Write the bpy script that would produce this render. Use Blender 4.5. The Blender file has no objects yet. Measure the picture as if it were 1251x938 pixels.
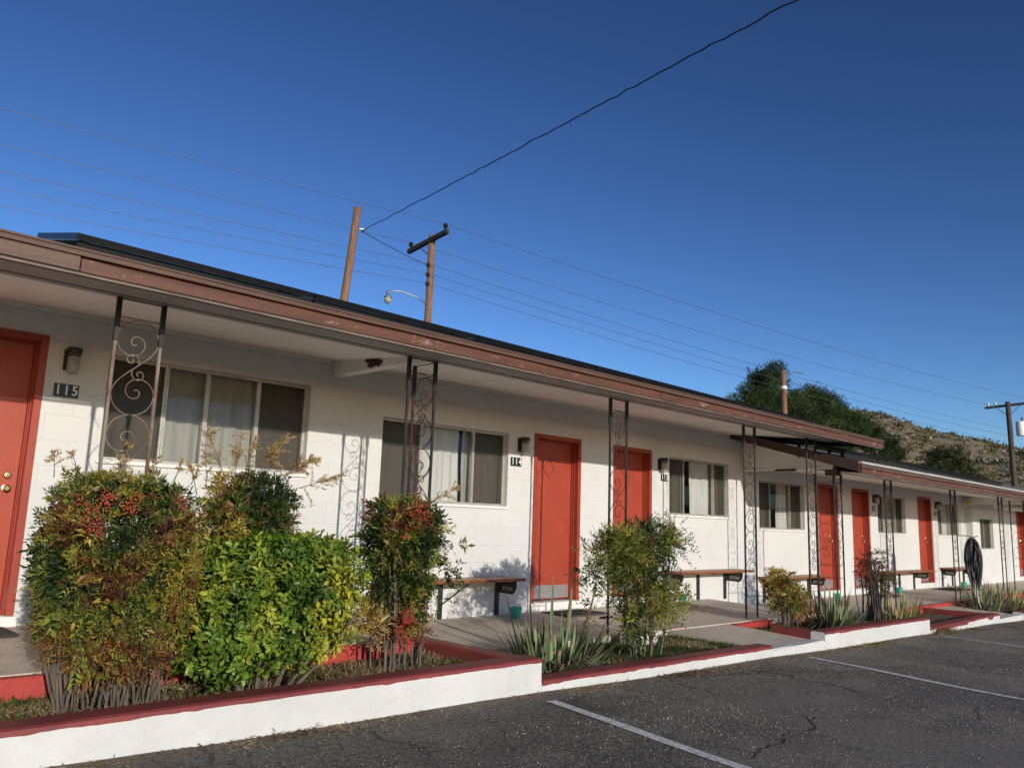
import bpy, math, random
import numpy as np
from mathutils import Vector, Matrix
random.seed(7); rng = np.random.default_rng(7)
S = bpy.context.scene
COL = S.collection
PI = math.pi

# ------------------------------------------------------------------ camera
yaw, pit, rol = math.radians(44.21138845), math.radians(9.68356737), math.radians(1.9125291)
f = Vector((math.sin(yaw)*math.cos(pit), math.cos(yaw)*math.cos(pit), math.sin(pit)))
r = Vector((math.cos(yaw), -math.sin(yaw), 0)); u = r.cross(f)
r2 = r*math.cos(rol)+u*math.sin(rol); u2 = -r*math.sin(rol)+u*math.cos(rol)
cam = bpy.data.objects.new('camera', bpy.data.cameras.new('camera')); COL.objects.link(cam)
cam.matrix_world = Matrix(((r2.x, u2.x, -f.x, 0), (r2.y, u2.y, -f.y, 0), (r2.z, u2.z, -f.z, 0), (0, 0, 0, 1)))
cam.data.sensor_width = 36; cam.data.lens = 985.54/1251*36
cam.data.clip_start = .05; cam.data.clip_end = 5000
S.camera = cam

# ------------------------------------------------------------------ light
sund = Vector((-.25, -1, .226)).normalized()
elev = math.asin(sund.z); azi = math.atan2(sund.x, sund.y)
W = bpy.data.worlds.new('World'); S.world = W; W.use_nodes = True
nt = W.node_tree; nt.nodes.clear()
sky = nt.nodes.new('ShaderNodeTexSky'); sky.sky_type = 'NISHITA'; sky.sun_disc = False
sky.sun_elevation = elev; sky.sun_rotation = azi
sky.altitude = 1300; sky.air_density = 1.0; sky.dust_density = .6; sky.ozone_density = 2.8
bg = nt.nodes.new('ShaderNodeBackground'); bg.inputs[1].default_value = .056
wo = nt.nodes.new('ShaderNodeOutputWorld')
gm = nt.nodes.new('ShaderNodeGamma'); gm.inputs[1].default_value = 1.6
nt.links.new(sky.outputs[0], gm.inputs[0]); tn = nt.nodes.new('ShaderNodeMix'); tn.data_type = 'RGBA'; tn.blend_type = 'MULTIPLY'; tn.inputs[0].default_value = 1; tn.inputs[7].default_value = (1.0, .92, .95, 1)
nt.links.new(gm.outputs[0], tn.inputs[6]); nt.links.new(tn.outputs[2], bg.inputs[0]); nt.links.new(bg.outputs[0], wo.inputs[0])
sl = bpy.data.lights.new('sun', 'SUN'); sl.energy = 3.7; sl.angle = math.radians(.53); sl.color = (1, .94, .83)
so = bpy.data.objects.new('sun', sl); COL.objects.link(so)
so.rotation_euler = (-sund).to_track_quat('-Z', 'Y').to_euler()
vs = S.view_settings; vs.view_transform = 'Standard'; vs.look = 'None'; vs.exposure = 0; vs.gamma = 1; vs.use_curve_mapping = False

# ------------------------------------------------------------------ materials
class Mat:
    def __init__(s, name):
        s.m = bpy.data.materials.new(name); s.m.use_nodes = True; s.t = s.m.node_tree
        s.p = s.t.nodes['Principled BSDF']; s.out = s.t.nodes['Material Output']
        s.tc = s.t.nodes.new('ShaderNodeTexCoord').outputs['Object']
    def n(s, typ, **kw):
        x = s.t.nodes.new('ShaderNode'+typ)
        for k, v in kw.items():
            if hasattr(x, k) and k not in ('Scale',): setattr(x, k, v)
        return x
    def l(s, a, b): s.t.links.new(a, b)
    def noise(s, scale, detail=4, rough=.55, vec=None, stretch=None):
        x = s.n('TexNoise'); x.inputs['Scale'].default_value = scale
        x.inputs['Detail'].default_value = detail; x.inputs['Roughness'].default_value = rough
        v = vec or s.tc
        if stretch:
            mp = s.n('Mapping'); mp.inputs['Scale'].default_value = stretch; s.l(v, mp.inputs[0]); v = mp.outputs[0]
        s.l(v, x.inputs['Vector']); return x.outputs['Fac']
    def ramp(s, fac, stops):
        x = s.n('ValToRGB'); e = x.color_ramp.elements
        while len(e) < len(stops): e.new(.5)
        for i, (p, c) in enumerate(stops):
            e[i].position = p; e[i].color = (c if isinstance(c, tuple) else (c, c, c))+(1,)
        s.l(fac, x.inputs[0]); return x.outputs[0]
    def mix(s, fac, a, b, mode='MIX'):
        x = s.n('Mix'); x.data_type = 'RGBA'; x.blend_type = mode
        for sock, v in ((x.inputs[0], fac), (x.inputs[6], a), (x.inputs[7], b)):
            if isinstance(v, bpy.types.NodeSocket): s.l(v, sock)
            elif isinstance(v, tuple): sock.default_value = v+(1,)
            else: sock.default_value = v
        return x.outputs[2]
    def color(s, c):
        if isinstance(c, tuple): s.p.inputs['Base Color'].default_value = c+(1,)
        else: s.l(c, s.p.inputs['Base Color'])
        return s
    def rough(s, r):
        if isinstance(r, (int, float)): s.p.inputs['Roughness'].default_value = r
        else: s.l(r, s.p.inputs['Roughness'])
        return s
    def bump(s, h, st=.3, dist=.01, nrm=None):
        b = s.n('Bump'); b.inputs['Strength'].default_value = st; b.inputs['Distance'].default_value = dist
        s.l(h, b.inputs['Height'])
        if nrm: s.l(nrm, b.inputs['Normal'])
        s.l(b.outputs[0], s.p.inputs['Normal']); return b.outputs[0]
    def xyz(s):
        x = s.n('SeparateXYZ'); s.l(s.tc, x.inputs[0]); return x.outputs
    def math(s, op, a, b=0.0):
        x = s.n('Math'); x.operation = op
        for i, v in enumerate((a, b)):
            if isinstance(v, (int, float)): x.inputs[i].default_value = v
            else: s.l(v, x.inputs[i])
        return x.outputs[0]

def simple(name, c, rough=.6, var=.12, scale=8, bump=.15, metal=0, dist=.003):
    m = Mat(name); k = m.noise(scale)
    a = tuple(x*(1-var) for x in c); b = tuple(min(1, x*(1+var)) for x in c)
    m.color(m.ramp(k, [(.3, a), (.7, b)])).rough(rough); m.p.inputs['Metallic'].default_value = metal
    if bump: m.bump(m.noise(scale*8), bump, dist)
    return m.m

def block_wall(name, tint=(.635, .63, .615)):
    m = Mat(name)
    x, y, z = m.xyz()
    cb = m.n('CombineXYZ'); m.l(x, cb.inputs[0]); m.l(z, cb.inputs[1])
    # gently wobbling joints
    br = m.n('TexBrick'); m.l(cb.outputs[0], br.inputs['Vector']); br.inputs['Scale'].default_value = 1
    br.inputs['Brick Width'].default_value = .41; br.inputs['Row Height'].default_value = .205
    br.inputs['Mortar Size'].default_value = .006; br.inputs['Mortar Smooth'].default_value = .9
    dirt = m.noise(1.3, 6, .65); streak = m.noise(2.2, 5, .6, stretch=(3.0, 3.0, .35))
    c = m.ramp(dirt, [(.3, tuple(v*.93 for v in tint)), (.65, tint)])
    c = m.mix(m.ramp(streak, [(.42, .0), (.72, .22)]), c, (.62, .58, .52))
    c = m.mix(m.math('MULTIPLY', br.outputs['Fac'], .13), c, (.45, .43, .40))
    # splashed grime near the floor
    g = m.ramp(m.math('ADD', m.math('MULTIPLY', z, 1.0), m.math('MULTIPLY', m.noise(9, 5), .22)), [(0, .0), (1, .0)])
    mr = m.n('MapRange'); m.l(m.math('ADD', z, m.math('MULTIPLY', m.noise(7, 6, .7), -.42)), mr.inputs[0]); mr.inputs[1].default_value = -1.36; mr.inputs[2].default_value = -1.10; mr.inputs[3].default_value = 1; mr.inputs[4].default_value = 0
    c = m.mix(m.math('MULTIPLY', mr.outputs[0], .55), c, (.36, .31, .25))
    drip = m.noise(3.1, 7, .7, stretch=(7.0, 1.0, .25)); c = m.mix(m.ramp(drip, [(.60, .0), (.78, .30)]), c, (.45, .40, .33))
    c = m.mix(m.ramp(m.noise(14, 7, .75), [(.68, .0), (.74, .35)]), c, (.52, .49, .45))
    m.color(c).rough(.75)
    hh = m.math('ADD', m.math('MULTIPLY', br.outputs['Fac'], -.8), m.math('MULTIPLY', m.noise(55, 4), .35))
    hh = m.math('ADD', hh, m.math('MULTIPLY', m.noise(5, 3), .5))
    m.bump(hh, .45, .006)
    return m.m

def wood(name, c1, c2, rough=.5, scale=3, stretch=(.6, 14, 14), bump=.25, peel=None):
    m = Mat(name); k = m.noise(scale, 8, .6, stretch=stretch)
    c = m.ramp(k, [(.3, c1), (.7, c2)])
    if peel:
        pk = m.noise(7, 9, .75, stretch=(.7, 1, 2.2))
        c = m.mix(m.ramp(pk, [(peel[0], .0), (peel[0]+.02, 1.0)]), c, peel[1])
    m.color(c).rough(rough); m.bump(m.math('ADD', k, m.noise(40, 3)), bump, .004)
    return m.m

M = {}
M['wall'] = block_wall('white_block_paint')
M['soffit'] = simple('cream_soffit_paint', (.80, .755, .69), .7, .05, 2, .1)
M['taupe'] = simple('taupe_beam_paint', (.30, .27, .245), .65, .08, 3, .15)
M['white_trim'] = simple('white_trim_paint', (.76, .74, .70), .6, .06, 4, .12)
M['fascia'] = wood('red_brown_fascia_paint', (.085, .034, .019), (.150, .056, .031), .55, 3, (.5, 9, 9), .35, (.60, (.30, .20, .15)))
M['fascia_faded'] = wood('faded_brown_fascia_paint', (.105, .060, .042), (.155, .090, .062), .6, 3, (.5, 9, 9), .35, (.72, (.52, .44, .38)))
M['fascia_top'] = wood('brown_drip_board_paint', (.090, .047, .031), (.135, .072, .048), .55, 3, (.5, 9, 9), .3, (.8, (.5, .43, .36)))
M['dark_brown'] = wood('dark_brown_board_paint', (.055, .028, .022), (.085, .045, .035), .55, 3, (9, .5, 9), .3)
M['roofing'] = simple('grey_roofing_felt', (.16, .15, .14), .9, .25, 10, .4)
M['roof_edge'] = simple('pale_metal_drip_edge', (.42, .40, .38), .5, .1, 5, .1)
def door_paint():
    m = Mat('brick_red_door_paint'); c = m.ramp(m.noise(2.0, 5), [(.3, (.31, .044, .021)), (.7, (.375, .055, .026))])
    c = m.mix(m.ramp(m.noise(4, 7, .7, stretch=(9, 9, .5)), [(.5, .0), (.75, .35)]), c, (.40, .075, .042))
    c = m.mix(m.ramp(m.noise(13, 8, .8), [(.68, .0), (.73, .55)]), c, (.18, .045, .03))
    m.color(c).rough(m.ramp(m.noise(6), [(.3, .38), (.7, .6)])); m.bump(m.math('ADD', m.noise(30, 4), m.noise(5, 6, .6, stretch=(12, 12, .6))), .3, .002); return m.m
M['door'] = door_paint()
M['door_frame'] = simple('brick_red_frame_paint', (.32, .045, .023), .5, .10, 5, .3)
M['door_trim'] = simple('deep_red_trim_paint', (.36, .065, .035), .45, .05, 4, .1)
M['alu'] = simple('dull_aluminium', (.50, .47, .43), .42, .15, 9, .1, .55)
M['kick'] = simple('brushed_kick_plate', (.50, .48, .46), .38, .08, 6, .1, .7)
M['brass'] = simple('aged_brass', (.62, .44, .20), .28, .1, 9, .05, 1.0)
M['cooler'] = simple('off_white_enamel', (.70, .67, .60), .5, .1, 5, .1)
M['concrete_step'] = simple('pale_concrete_step', (.52, .49, .44), .85, .15, 6, .4)

def curtain(name, c):
    m = Mat(name); k = m.noise(3, 4, .5, stretch=(8, 8, .6))
    m.color(m.ramp(k, [(.3, tuple(v*.82 for v in c)), (.7, c)])).rough(.9)
    m.bump(m.noise(220, 2), .1, .001); return m.m
M['curtain_grey'] = curtain('grey_beige_curtain', (.36, .335, .30))
M['curtain_white'] = curtain('off_white_curtain', (.60, .58, .55))
M['curtain_tan'] = curtain('tan_curtain', (.33, .275, .205))
M['screen'] = None

def glass():
    m = Mat('window_glass'); t = m.t
    tr = m.n('BsdfTransparent'); tr.inputs[0].default_value = (.86, .88, .88, 1)
    gl = m.n('BsdfGlossy'); gl.inputs['Roughness'].default_value = .03; gl.inputs[0].default_value = (.9, .93, .95, 1)
    fr = m.n('Fresnel'); fr.inputs[0].default_value = 1.5
    b = m.n('Bump'); b.inputs['Strength'].default_value = .08; b.inputs['Distance'].default_value = .01
    m.l(m.noise(1.6, 2), b.inputs['Height']); m.l(b.outputs[0], gl.inputs['Normal'])
    mx = m.n('MixShader'); m.l(m.math('MULTIPLY', fr.outputs[0], .8), mx.inputs[0]); m.l(tr.outputs[0], mx.inputs[1]); m.l(gl.outputs[0], mx.inputs[2])
    m.l(mx.outputs[0], m.out.inputs[0]); return m.m
M['glass'] = glass()
def insect_screen():
    m = Mat('dark_insect_screen'); tr = m.n('BsdfTransparent'); tr.inputs[0].default_value = (.62, .60, .57, 1)
    df = m.n('BsdfDiffuse'); df.inputs[0].default_value = (.11, .10, .09, 1)
    mx = m.n('MixShader'); mx.inputs[0].default_value = .34; m.l(tr.outputs[0], mx.inputs[1]); m.l(df.outputs[0], mx.inputs[2])
    m.l(mx.outputs[0], m.out.inputs[0]); return m.m
M['screen'] = insect_screen()

def iron(name, c1, c2, k0=.5):
    m = Mat(name); k = m.noise(5, 8, .7, stretch=(1, 1, .5))
    m.color(m.ramp(k, [(k0-.06, c1), (k0+.08, c2)])).rough(.55); m.bump(m.noise(60, 5), .4, .002); return m.m
M['iron'] = iron('black_iron_paint', (.018, .014, .013), (.030, .022, .020))
M['iron_rust'] = iron('rusty_iron_paint', (.020, .014, .012), (.075, .030, .019), .53)
M['iron_sunlit'] = iron('sunlit_iron_paint', (.20, .165, .13), (.12, .06, .04), .5)  # tan of the sunlit post face put into the colour, mixed with rust

def asphalt():
    m = Mat('worn_asphalt')
    big = m.noise(.55, 6, .6); med = m.noise(4, 6, .6); fine = m.noise(75, 4, .75)
    c = m.ramp(big, [(.32, (.165, .150, .125)), (.62, (.27, .245, .205))])
    c = m.mix(m.ramp(m.noise(1.7, 5, .6), [(.50, .0), (.64, .75)]), c, (.33, .295, .25))
    # aggregate
    vo = m.n('TexVoronoi'); vo.inputs['Scale'].default_value = 70; m.l(m.tc, vo.inputs['Vector'])
    sp = m.n('SeparateColor'); m.l(vo.outputs['Color'], sp.inputs[0])
    stone = m.math('MULTIPLY', m.ramp(vo.outputs['Distance'], [(.22, 1.0), (.42, .0)]), m.ramp(sp.outputs[0], [(.5, .0), (.95, 1.0)]))
    c = m.mix(m.math('MULTIPLY', stone, .9), c, (.46, .41, .35))
    c = m.mix(m.ramp(fine, [(.40, .75), (.52, .0)]), c, (.018, .017, .016))
    rg = m.noise(26, 6, .8); c = m.mix(m.ramp(rg, [(.40, .75), (.50, .0)]), c, (.030, .028, .025)); c = m.mix(m.ramp(rg, [(.55, .0), (.64, .7)]), c, (.40, .36, .31))
    oil = m.noise(1.15, 5, .6); c = m.mix(m.ramp(oil, [(.57, .0), (.66, .6)]), c, (.05, .045, .040)); c = m.mix(m.ramp(m.noise(.42, 4, .6), [(.50, .0), (.56, .35)]), c, (.36, .32, .26))
    # cracks
    wv = m.n('TexNoise'); wv.inputs['Scale'].default_value = 2.2; wv.inputs['Detail'].default_value = 6; m.l(m.tc, wv.inputs['Vector'])
    vm = m.n('VectorMath'); vm.operation = 'SCALE'; m.l(wv.outputs['Color'], vm.inputs[0]); vm.inputs['Scale'].default_value = .5
    va = m.n('VectorMath'); va.operation = 'ADD'; m.l(m.tc, va.inputs[0]); m.l(vm.outputs[0], va.inputs[1])
    cr = m.n('TexVoronoi'); cr.feature = 'DISTANCE_TO_EDGE'; cr.inputs['Scale'].default_value = .62; m.l(va.outputs[0], cr.inputs['Vector'])
    gate = m.ramp(m.noise(.5, 3), [(.47, .0), (.55, 1.0)])
    ck = m.math('MULTIPLY', m.ramp(cr.outputs['Distance'], [(.004, 1.0), (.012, .0)]), gate)
    c = m.mix(ck, c, (.012, .011, .010))
    rim = m.math('MULTIPLY', m.ramp(cr.outputs['Distance'], [(.012, .35), (.03, .0)]), gate)
    c = m.mix(rim, c, (.2, .18, .16))
    # sand and litter gathered along the kerb
    x, y, z = m.xyz()
    ed = m.math('ADD', y, m.math('MULTIPLY', m.math('SUBTRACT', m.noise(1.6, 7, .7), .5), .55))
    sand = m.ramp(ed, [(0, .0), (1, 1.0)])
    mr = m.n('MapRange'); m.l(ed, mr.inputs[0]); mr.inputs[1].default_value = 4.0; mr.inputs[2].default_value = 4.2
    sd = m.math('MULTIPLY', mr.outputs[0], m.ramp(m.noise(30, 5, .7), [(.35, .25), (.6, 1.0)]))
    c = m.mix(sd, c, m.ramp(m.noise(45, 4), [(.35, (.10, .070, .040)), (.65, (.30, .235, .155))]))
    m.color(c).rough(.88)
    hh = m.math('ADD', m.math('MULTIPLY', stone, .5), m.noise(90, 4, .7)); hh = m.math('SUBTRACT', hh, m.math('MULTIPLY', ck, 3))
    hh = m.math('ADD', hh, m.math('MULTIPLY', rg, 1.5)); m.bump(hh, 1.0, .016); return m.m
M['asphalt'] = asphalt()

def marking():
    m = Mat('worn_white_road_paint'); k = m.noise(22, 7, .75)
    x, y, z = m.xyz()
    kk = m.math('ADD', m.math('MULTIPLY', k, .6), m.math('MULTIPLY', m.noise(110, 3, .7), .4))
    m.color((.80, .78, .74)).rough(.8)
    tr = m.n('BsdfTransparent'); mx = m.n('MixShader')
    m.l(m.ramp(kk, [(.40, .0), (.49, 1.0)]), mx.inputs[0]); m.l(tr.outputs[0], mx.inputs[1]); m.l(m.p.outputs[0], mx.inputs[2])
    m.l(mx.outputs[0], m.out.inputs[0]); return m.m
M['marking'] = marking()

def concrete():
    m = Mat('stained_walkway_concrete')
    c = m.ramp(m.noise(1.1, 7, .65), [(.3, (.46, .40, .315)), (.68, (.66, .58, .475))])
    c = m.mix(m.ramp(m.noise(5.5, 5, .6), [(.55, .0), (.75, .45)]), c, (.27, .23, .185))
    c = m.mix(m.ramp(m.noise(170, 2, .7), [(.36, .4), (.5, .0)]), c, (.2, .17, .15))
    m.color(c).rough(.85); m.bump(m.math('ADD', m.noise(60, 4, .7), m.noise(4, 4)), .3, .004); return m.m
M['concrete'] = concrete()

def kerb_white():
    m = Mat('white_kerb_paint')
    c = m.ramp(m.noise(1.6, 6), [(.3, (.54, .535, .52)), (.65, (.64, .635, .62))])
    k = m.noise(6, 8, .7, stretch=(.6, 1, 2))
    c = m.mix(m.ramp(k, [(.56, .0), (.76, .45)]), c, (.46, .41, .34))
    x, y, z = m.xyz(); hgt = m.math('ADD', z, m.math('MULTIPLY', x, .0168))
    mr = m.n('MapRange'); m.l(m.math('ADD', hgt, m.math('MULTIPLY', m.noise(9, 7, .75), -.16)), mr.inputs[0]); mr.inputs[1].default_value = -1.255; mr.inputs[2].default_value = -1.20; mr.inputs[3].default_value = 1; mr.inputs[4].default_value = 0
    c = m.mix(m.math('MULTIPLY', mr.outputs[0], .8), c, (.26, .21, .15))
    c = m.mix(m.ramp(m.noise(16, 9, .8, stretch=(.5, 1, 1)), [(.685, .0), (.70, .8)]), c, (.33, .31, .28))
    m.color(c).rough(.6)
    m.bump(m.math('ADD', m.noise(7, 5), m.math('MULTIPLY', m.noise(50, 4), .4)), .5, .012); return m.m
M['kerb_white'] = kerb_white()
def kerb_red(name, a, b):
    m = Mat(name)
    c = m.ramp(m.noise(2.2, 7, .65), [(.3, a), (.7, b)])
    c = m.mix(m.ramp(m.noise(11, 9, .75), [(.68, .0), (.74, .7)]), c, (.42, .36, .32))
    m.color(c).rough(.6); m.bump(m.math('ADD', m.noise(8, 5), m.noise(50, 4)), .4, .006); return m.m
M['kerb_red'] = kerb_red('worn_dark_red_coping_paint', (.14, .022, .023), (.25, .045, .042))
M['kerb_red_bright'] = kerb_red('bright_red_kerb_paint', (.36, .035, .030), (.46, .055, .042))
M['kerb_red_old'] = kerb_red('faded_red_inner_paint', (.17, .035, .028), (.30, .055, .04))

def soil():
    m = Mat('dry_planter_soil')
    c = m.ramp(m.noise(9, 8, .7), [(.3, (.05, .036, .024)), (.5, (.115, .085, .055)), (.72, (.21, .165, .11))])
    m.color(c).rough(.95); m.bump(m.noise(26, 8, .75), 1.0, .03); return m.m
M['soil'] = soil()
def earth():
    m = Mat('desert_hillside_earth')
    c = m.ramp(m.noise(.045, 8, .65), [(.3, (.17, .13, .075)), (.5, (.24, .19, .115)), (.7, (.32, .26, .17))])
    c = m.mix(m.ramp(m.noise(.35, 7, .7), [(.5, .0), (.62, .55)]), c, (.10, .085, .045))
    c = m.mix(m.ramp(m.noise(.2, 8, .8), [(.64, .0), (.70, .8)]), c, (.42, .38, .32))
    m.color(c).rough(.95); m.bump(m.noise(.9, 8, .7), .8, .5); return m.m
M['earth'] = earth()

def leafmat(name, rough=.45, trans=.3, spec=.4):
    m = Mat(name)
    at = m.n('Attribute'); at.attribute_name = 'leafcol'
    m.color(at.outputs['Color']).rough(rough); m.p.inputs['Specular IOR Level'].default_value = spec
    tl = m.n('BsdfTranslucent'); m.l(at.outputs['Color'], tl.inputs[0])
    mx = m.n('MixShader'); mx.inputs[0].default_value = trans
    m.l(m.p.outputs[0], mx.inputs[1]); m.l(tl.outputs[0], mx.inputs[2]); m.l(mx.outputs[0], m.out.inputs[0]); return m.m
M['leaf'] = leafmat('leaf_matte'); M['leaf_gloss'] = leafmat('leaf_glossy', .42, .25, .35)
M['needle'] = leafmat('pine_needle', .6, .2, .2); M['stone'] = leafmat('loose_grit', .9, .0, .2); M['dry'] = leafmat('dry_grass', .8, .3, .1)
M['cane'] = wood('nandina_cane_bark', (.055, .042, .032), (.18, .14, .105), .8, 5, (8, 8, .8), .5)
M['cane_dark'] = wood('dark_dead_cane_bark', (.022, .017, .015), (.07, .055, .048), .8, 5, (8, 8, .8), .5)
M['bark'] = wood('tree_bark', (.06, .045, .035), (.15, .115, .085), .9, 2, (5, 5, .6), .6)
M['berry'] = simple('red_berries', (.44, .055, .038), .35, .45, 60, 0)
M['bench_wood'] = wood('varnished_bench_plank', (.19, .058, .020), (.33, .115, .040), .4, 4, (.5, 12, 12), .25)
M['bench_iron'] = iron('black_bench_iron', (.010, .010, .011), (.022, .022, .024))
M['pole'] = wood('weathered_pole_wood', (.07, .036, .020), (.36, .19, .10), .85, 4, (14, 14, .3), 1.0)
M['pole_dark'] = wood('dark_creosote_wood', (.05, .032, .022), (.11, .07, .048), .85, 3, (9, 9, .4), .6)
M['arm'] = wood('tarred_crossarm_wood', (.018, .013, .012), (.04, .03, .026), .8, 3, (9, .5, 9), .4)
M['insul'] = simple('dark_porcelain', (.03, .02, .018), .25, .1, 5, 0)
M['wire'] = simple('black_cable', (.018, .018, .02), .5, .1, 5, 0)
M['wire_far'] = simple('grey_wire', (.05, .055, .07), .5, .1, 5, 0)
M['steel'] = simple('galvanised_steel', (.32, .33, .34), .4, .1, 5, .05, .7)
M['white_metal'] = simple('white_enamel', (.75, .75, .73), .4, .05, 5, .05)
M['panel_frame'] = simple('black_anodised_frame', (.012, .012, .014), .35, .1, 5, 0, .5)
M['panel_cell'] = simple('solar_cells', (.008, .014, .045), .15, .1, 2, 0)
M['back'] = simple('matt_black_sheet', (.010, .010, .011), .9, .1, 5, 0)
M['teal'] = simple('teal_plastic', (.03, .36, .28), .3, .12, 12, .05)
M['rubber'] = simple('dark_rubber_mat', (.045, .042, .040), .85, .2, 20, .5)
M['hose'] = simple('black_hose_rubber', (.022, .025, .030), .38, .3, 3, .1)
M['plate'] = simple('black_number_tile', (.012, .012, .012), .3, .1, 5, 0)
M['digit'] = simple('white_digit_paint', (.78, .77, .72), .4, .05, 5, 0)
M['lamp_black'] = simple('bronze_lamp_metal', (.022, .017, .014), .45, .15, 5, .05)
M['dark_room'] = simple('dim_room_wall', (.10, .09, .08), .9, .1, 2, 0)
M['rot'] = wood('rotten_brown_wood', (.025, .012, .009), (.10, .04, .025), .9, 8, (3, 3, 3), .9)
M['pebble'] = simple('grey_brown_pebble', (.24, .21, .18), .85, .3, 60, .1)
M['chipped'] = wood('chipped_pale_primer', (.08, .045, .032), (.26, .20, .16), .7, 6, (.6, 9, 9), .3)
M['light_debris'] = simple('pale_paper_litter', (.65, .60, .52), .8, .1, 6, .1)
def frosted():
    m = Mat('clouded_lamp_glass'); m.color(m.ramp(m.noise(9), [(.3, (.42, .38, .30)), (.7, (.62, .58, .48))])).rough(.3)
    m.p.inputs['Transmission Weight'].default_value = .35; return m.m
M['lampglass'] = frosted()

# ------------------------------------------------------------------ mesh helpers
class MB:
    def __init__(s): s.v = []; s.f = []
    def add(s, vs, fs):
        o = len(s.v); s.v += [tuple(map(float, v)) for v in vs]; s.f += [tuple(i+o for i in f_) for f_ in fs]; return s
    def box(s, a, b, ch=0):
        (x0, y0, z0), (x1, y1, z1) = a, b
        if ch <= 0:
            return s.add([(x0,y0,z0),(x1,y0,z0),(x1,y1,z0),(x0,y1,z0),(x0,y0,z1),(x1,y0,z1),(x1,y1,z1),(x0,y1,z1)],
                         [(0,3,2,1),(4,5,6,7),(0,1,5,4),(1,2,6,5),(2,3,7,6),(3,0,4,7)])
        # chamfered box
        V = []; idx = {}
        for sx in (0,1):
            for sy in (0,1):
                for sz in (0,1):
                    c = ((x0,x1)[sx], (y0,y1)[sy], (z0,z1)[sz]); d = [ch*(1-2*sx), ch*(1-2*sy), ch*(1-2*sz)]
                    for ax in range(3):
                        p = list(c)
                        for k in range(3):
                            if k != ax: p[k] += d[k]
                        idx[(sx,sy,sz,ax)] = len(V); V.append(tuple(p))
        F = []
        g = lambda sx,sy,sz,ax: idx[(sx,sy,sz,ax)]
        for t in (0,1):
            F.append([g(t,0,0,0),g(t,1,0,0),g(t,1,1,0),g(t,0,1,0)]); F.append([g(0,t,0,1),g(1,t,0,1),g(1,t,1,1),g(0,t,1,1)]); F.append([g(0,0,t,2),g(1,0,t,2),g(1,1,t,2),g(0,1,t,2)])
        for a_ in (0,1):
            for b_ in (0,1):
                F.append([g(0,a_,b_,1),g(1,a_,b_,1),g(1,a_,b_,2),g(0,a_,b_,2)])
                F.append([g(a_,0,b_,0),g(a_,1,b_,0),g(a_,1,b_,2),g(a_,0,b_,2)])
                F.append([g(a_,b_,0,0),g(a_,b_,1,0),g(a_,b_,1,1),g(a_,b_,0,1)])
                for c_ in (0,1): F.append([g(a_,b_,c_,0),g(a_,b_,c_,1),g(a_,b_,c_,2)]) if False else None
        for sx in (0,1):
            for sy in (0,1):
                for sz in (0,1): F.append([g(sx,sy,sz,0),g(sx,sy,sz,1),g(sx,sy,sz,2)])
        cx_, cy_, cz_ = (x0+x1)/2, (y0+y1)/2, (z0+z1)/2
        out = []
        for q in F:
            if q is None: continue
            P = [Vector(V[i]) for i in q]; n = (P[1]-P[0]).cross(P[2]-P[0]); c = sum(P, Vector())/len(P)-Vector((cx_,cy_,cz_))
            out.append(q if n.dot(c) > 0 else q[::-1])
        return s.add(V, out)
    def prism(s, poly, y0, y1, axis='y'):
        n = len(poly)
        if axis == 'y': V = [(p[0], y0, p[1]) for p in poly]+[(p[0], y1, p[1]) for p in poly]
        elif axis == 'x': V = [(y0, p[0], p[1]) for p in poly]+[(y1, p[0], p[1]) for p in poly]
        else: V = [(p[0], p[1], y0) for p in poly]+[(p[0], p[1], y1) for p in poly]
        return s.add(V, [tuple(range(n))[::-1], tuple(range(n, 2*n))]+[(i, (i+1) % n, n+(i+1) % n, n+i) for i in range(n)])
    def tube(s, pts, rad, n=6, cap=True, flat=None):
        P = [Vector(p) for p in pts]; m = len(P)
        R = rad if hasattr(rad, '__len__') else [rad]*m
        V = []; prev = None
        for i in range(m):
            t = (P[min(i+1, m-1)]-P[max(i-1, 0)]).normalized()
            if prev is None:
                a = Vector((0, 0, 1)) if abs(t.z) < .9 else Vector((1, 0, 0)); nx = t.cross(a).normalized()
            else:
                nx = (prev-t*prev.dot(t))
                nx = nx.normalized() if nx.length > 1e-6 else t.orthogonal().normalized()
            prev = nx; ny = t.cross(nx)
            for k in range(n):
                an = 2*PI*k/n+PI/n; V.append(P[i]+(nx*math.cos(an)+ny*math.sin(an))*R[i])
        F = [(i*n+k, i*n+(k+1) % n, (i+1)*n+(k+1) % n, (i+1)*n+k) for i in range(m-1) for k in range(n)]
        if cap: F += [tuple(range(n))[::-1], tuple((m-1)*n+k for k in range(n))]
        return s.add(V, F)
    def lathe(s, prof, c, n=20):
        V = []; F = []
        for (r_, z_) in prof:
            for k in range(n):
                a = 2*PI*k/n; V.append((c[0]+r_*math.cos(a), c[1]+r_*math.sin(a), c[2]+z_))
        m = len(prof)
        for i in range(m-1):
            for k in range(n): F.append((i*n+k, i*n+(k+1) % n, (i+1)*n+(k+1) % n, (i+1)*n+k))
        F += [tuple(range(n))[::-1], tuple((m-1)*n+k for k in range(n))]
        return s.add(V, F)
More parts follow.
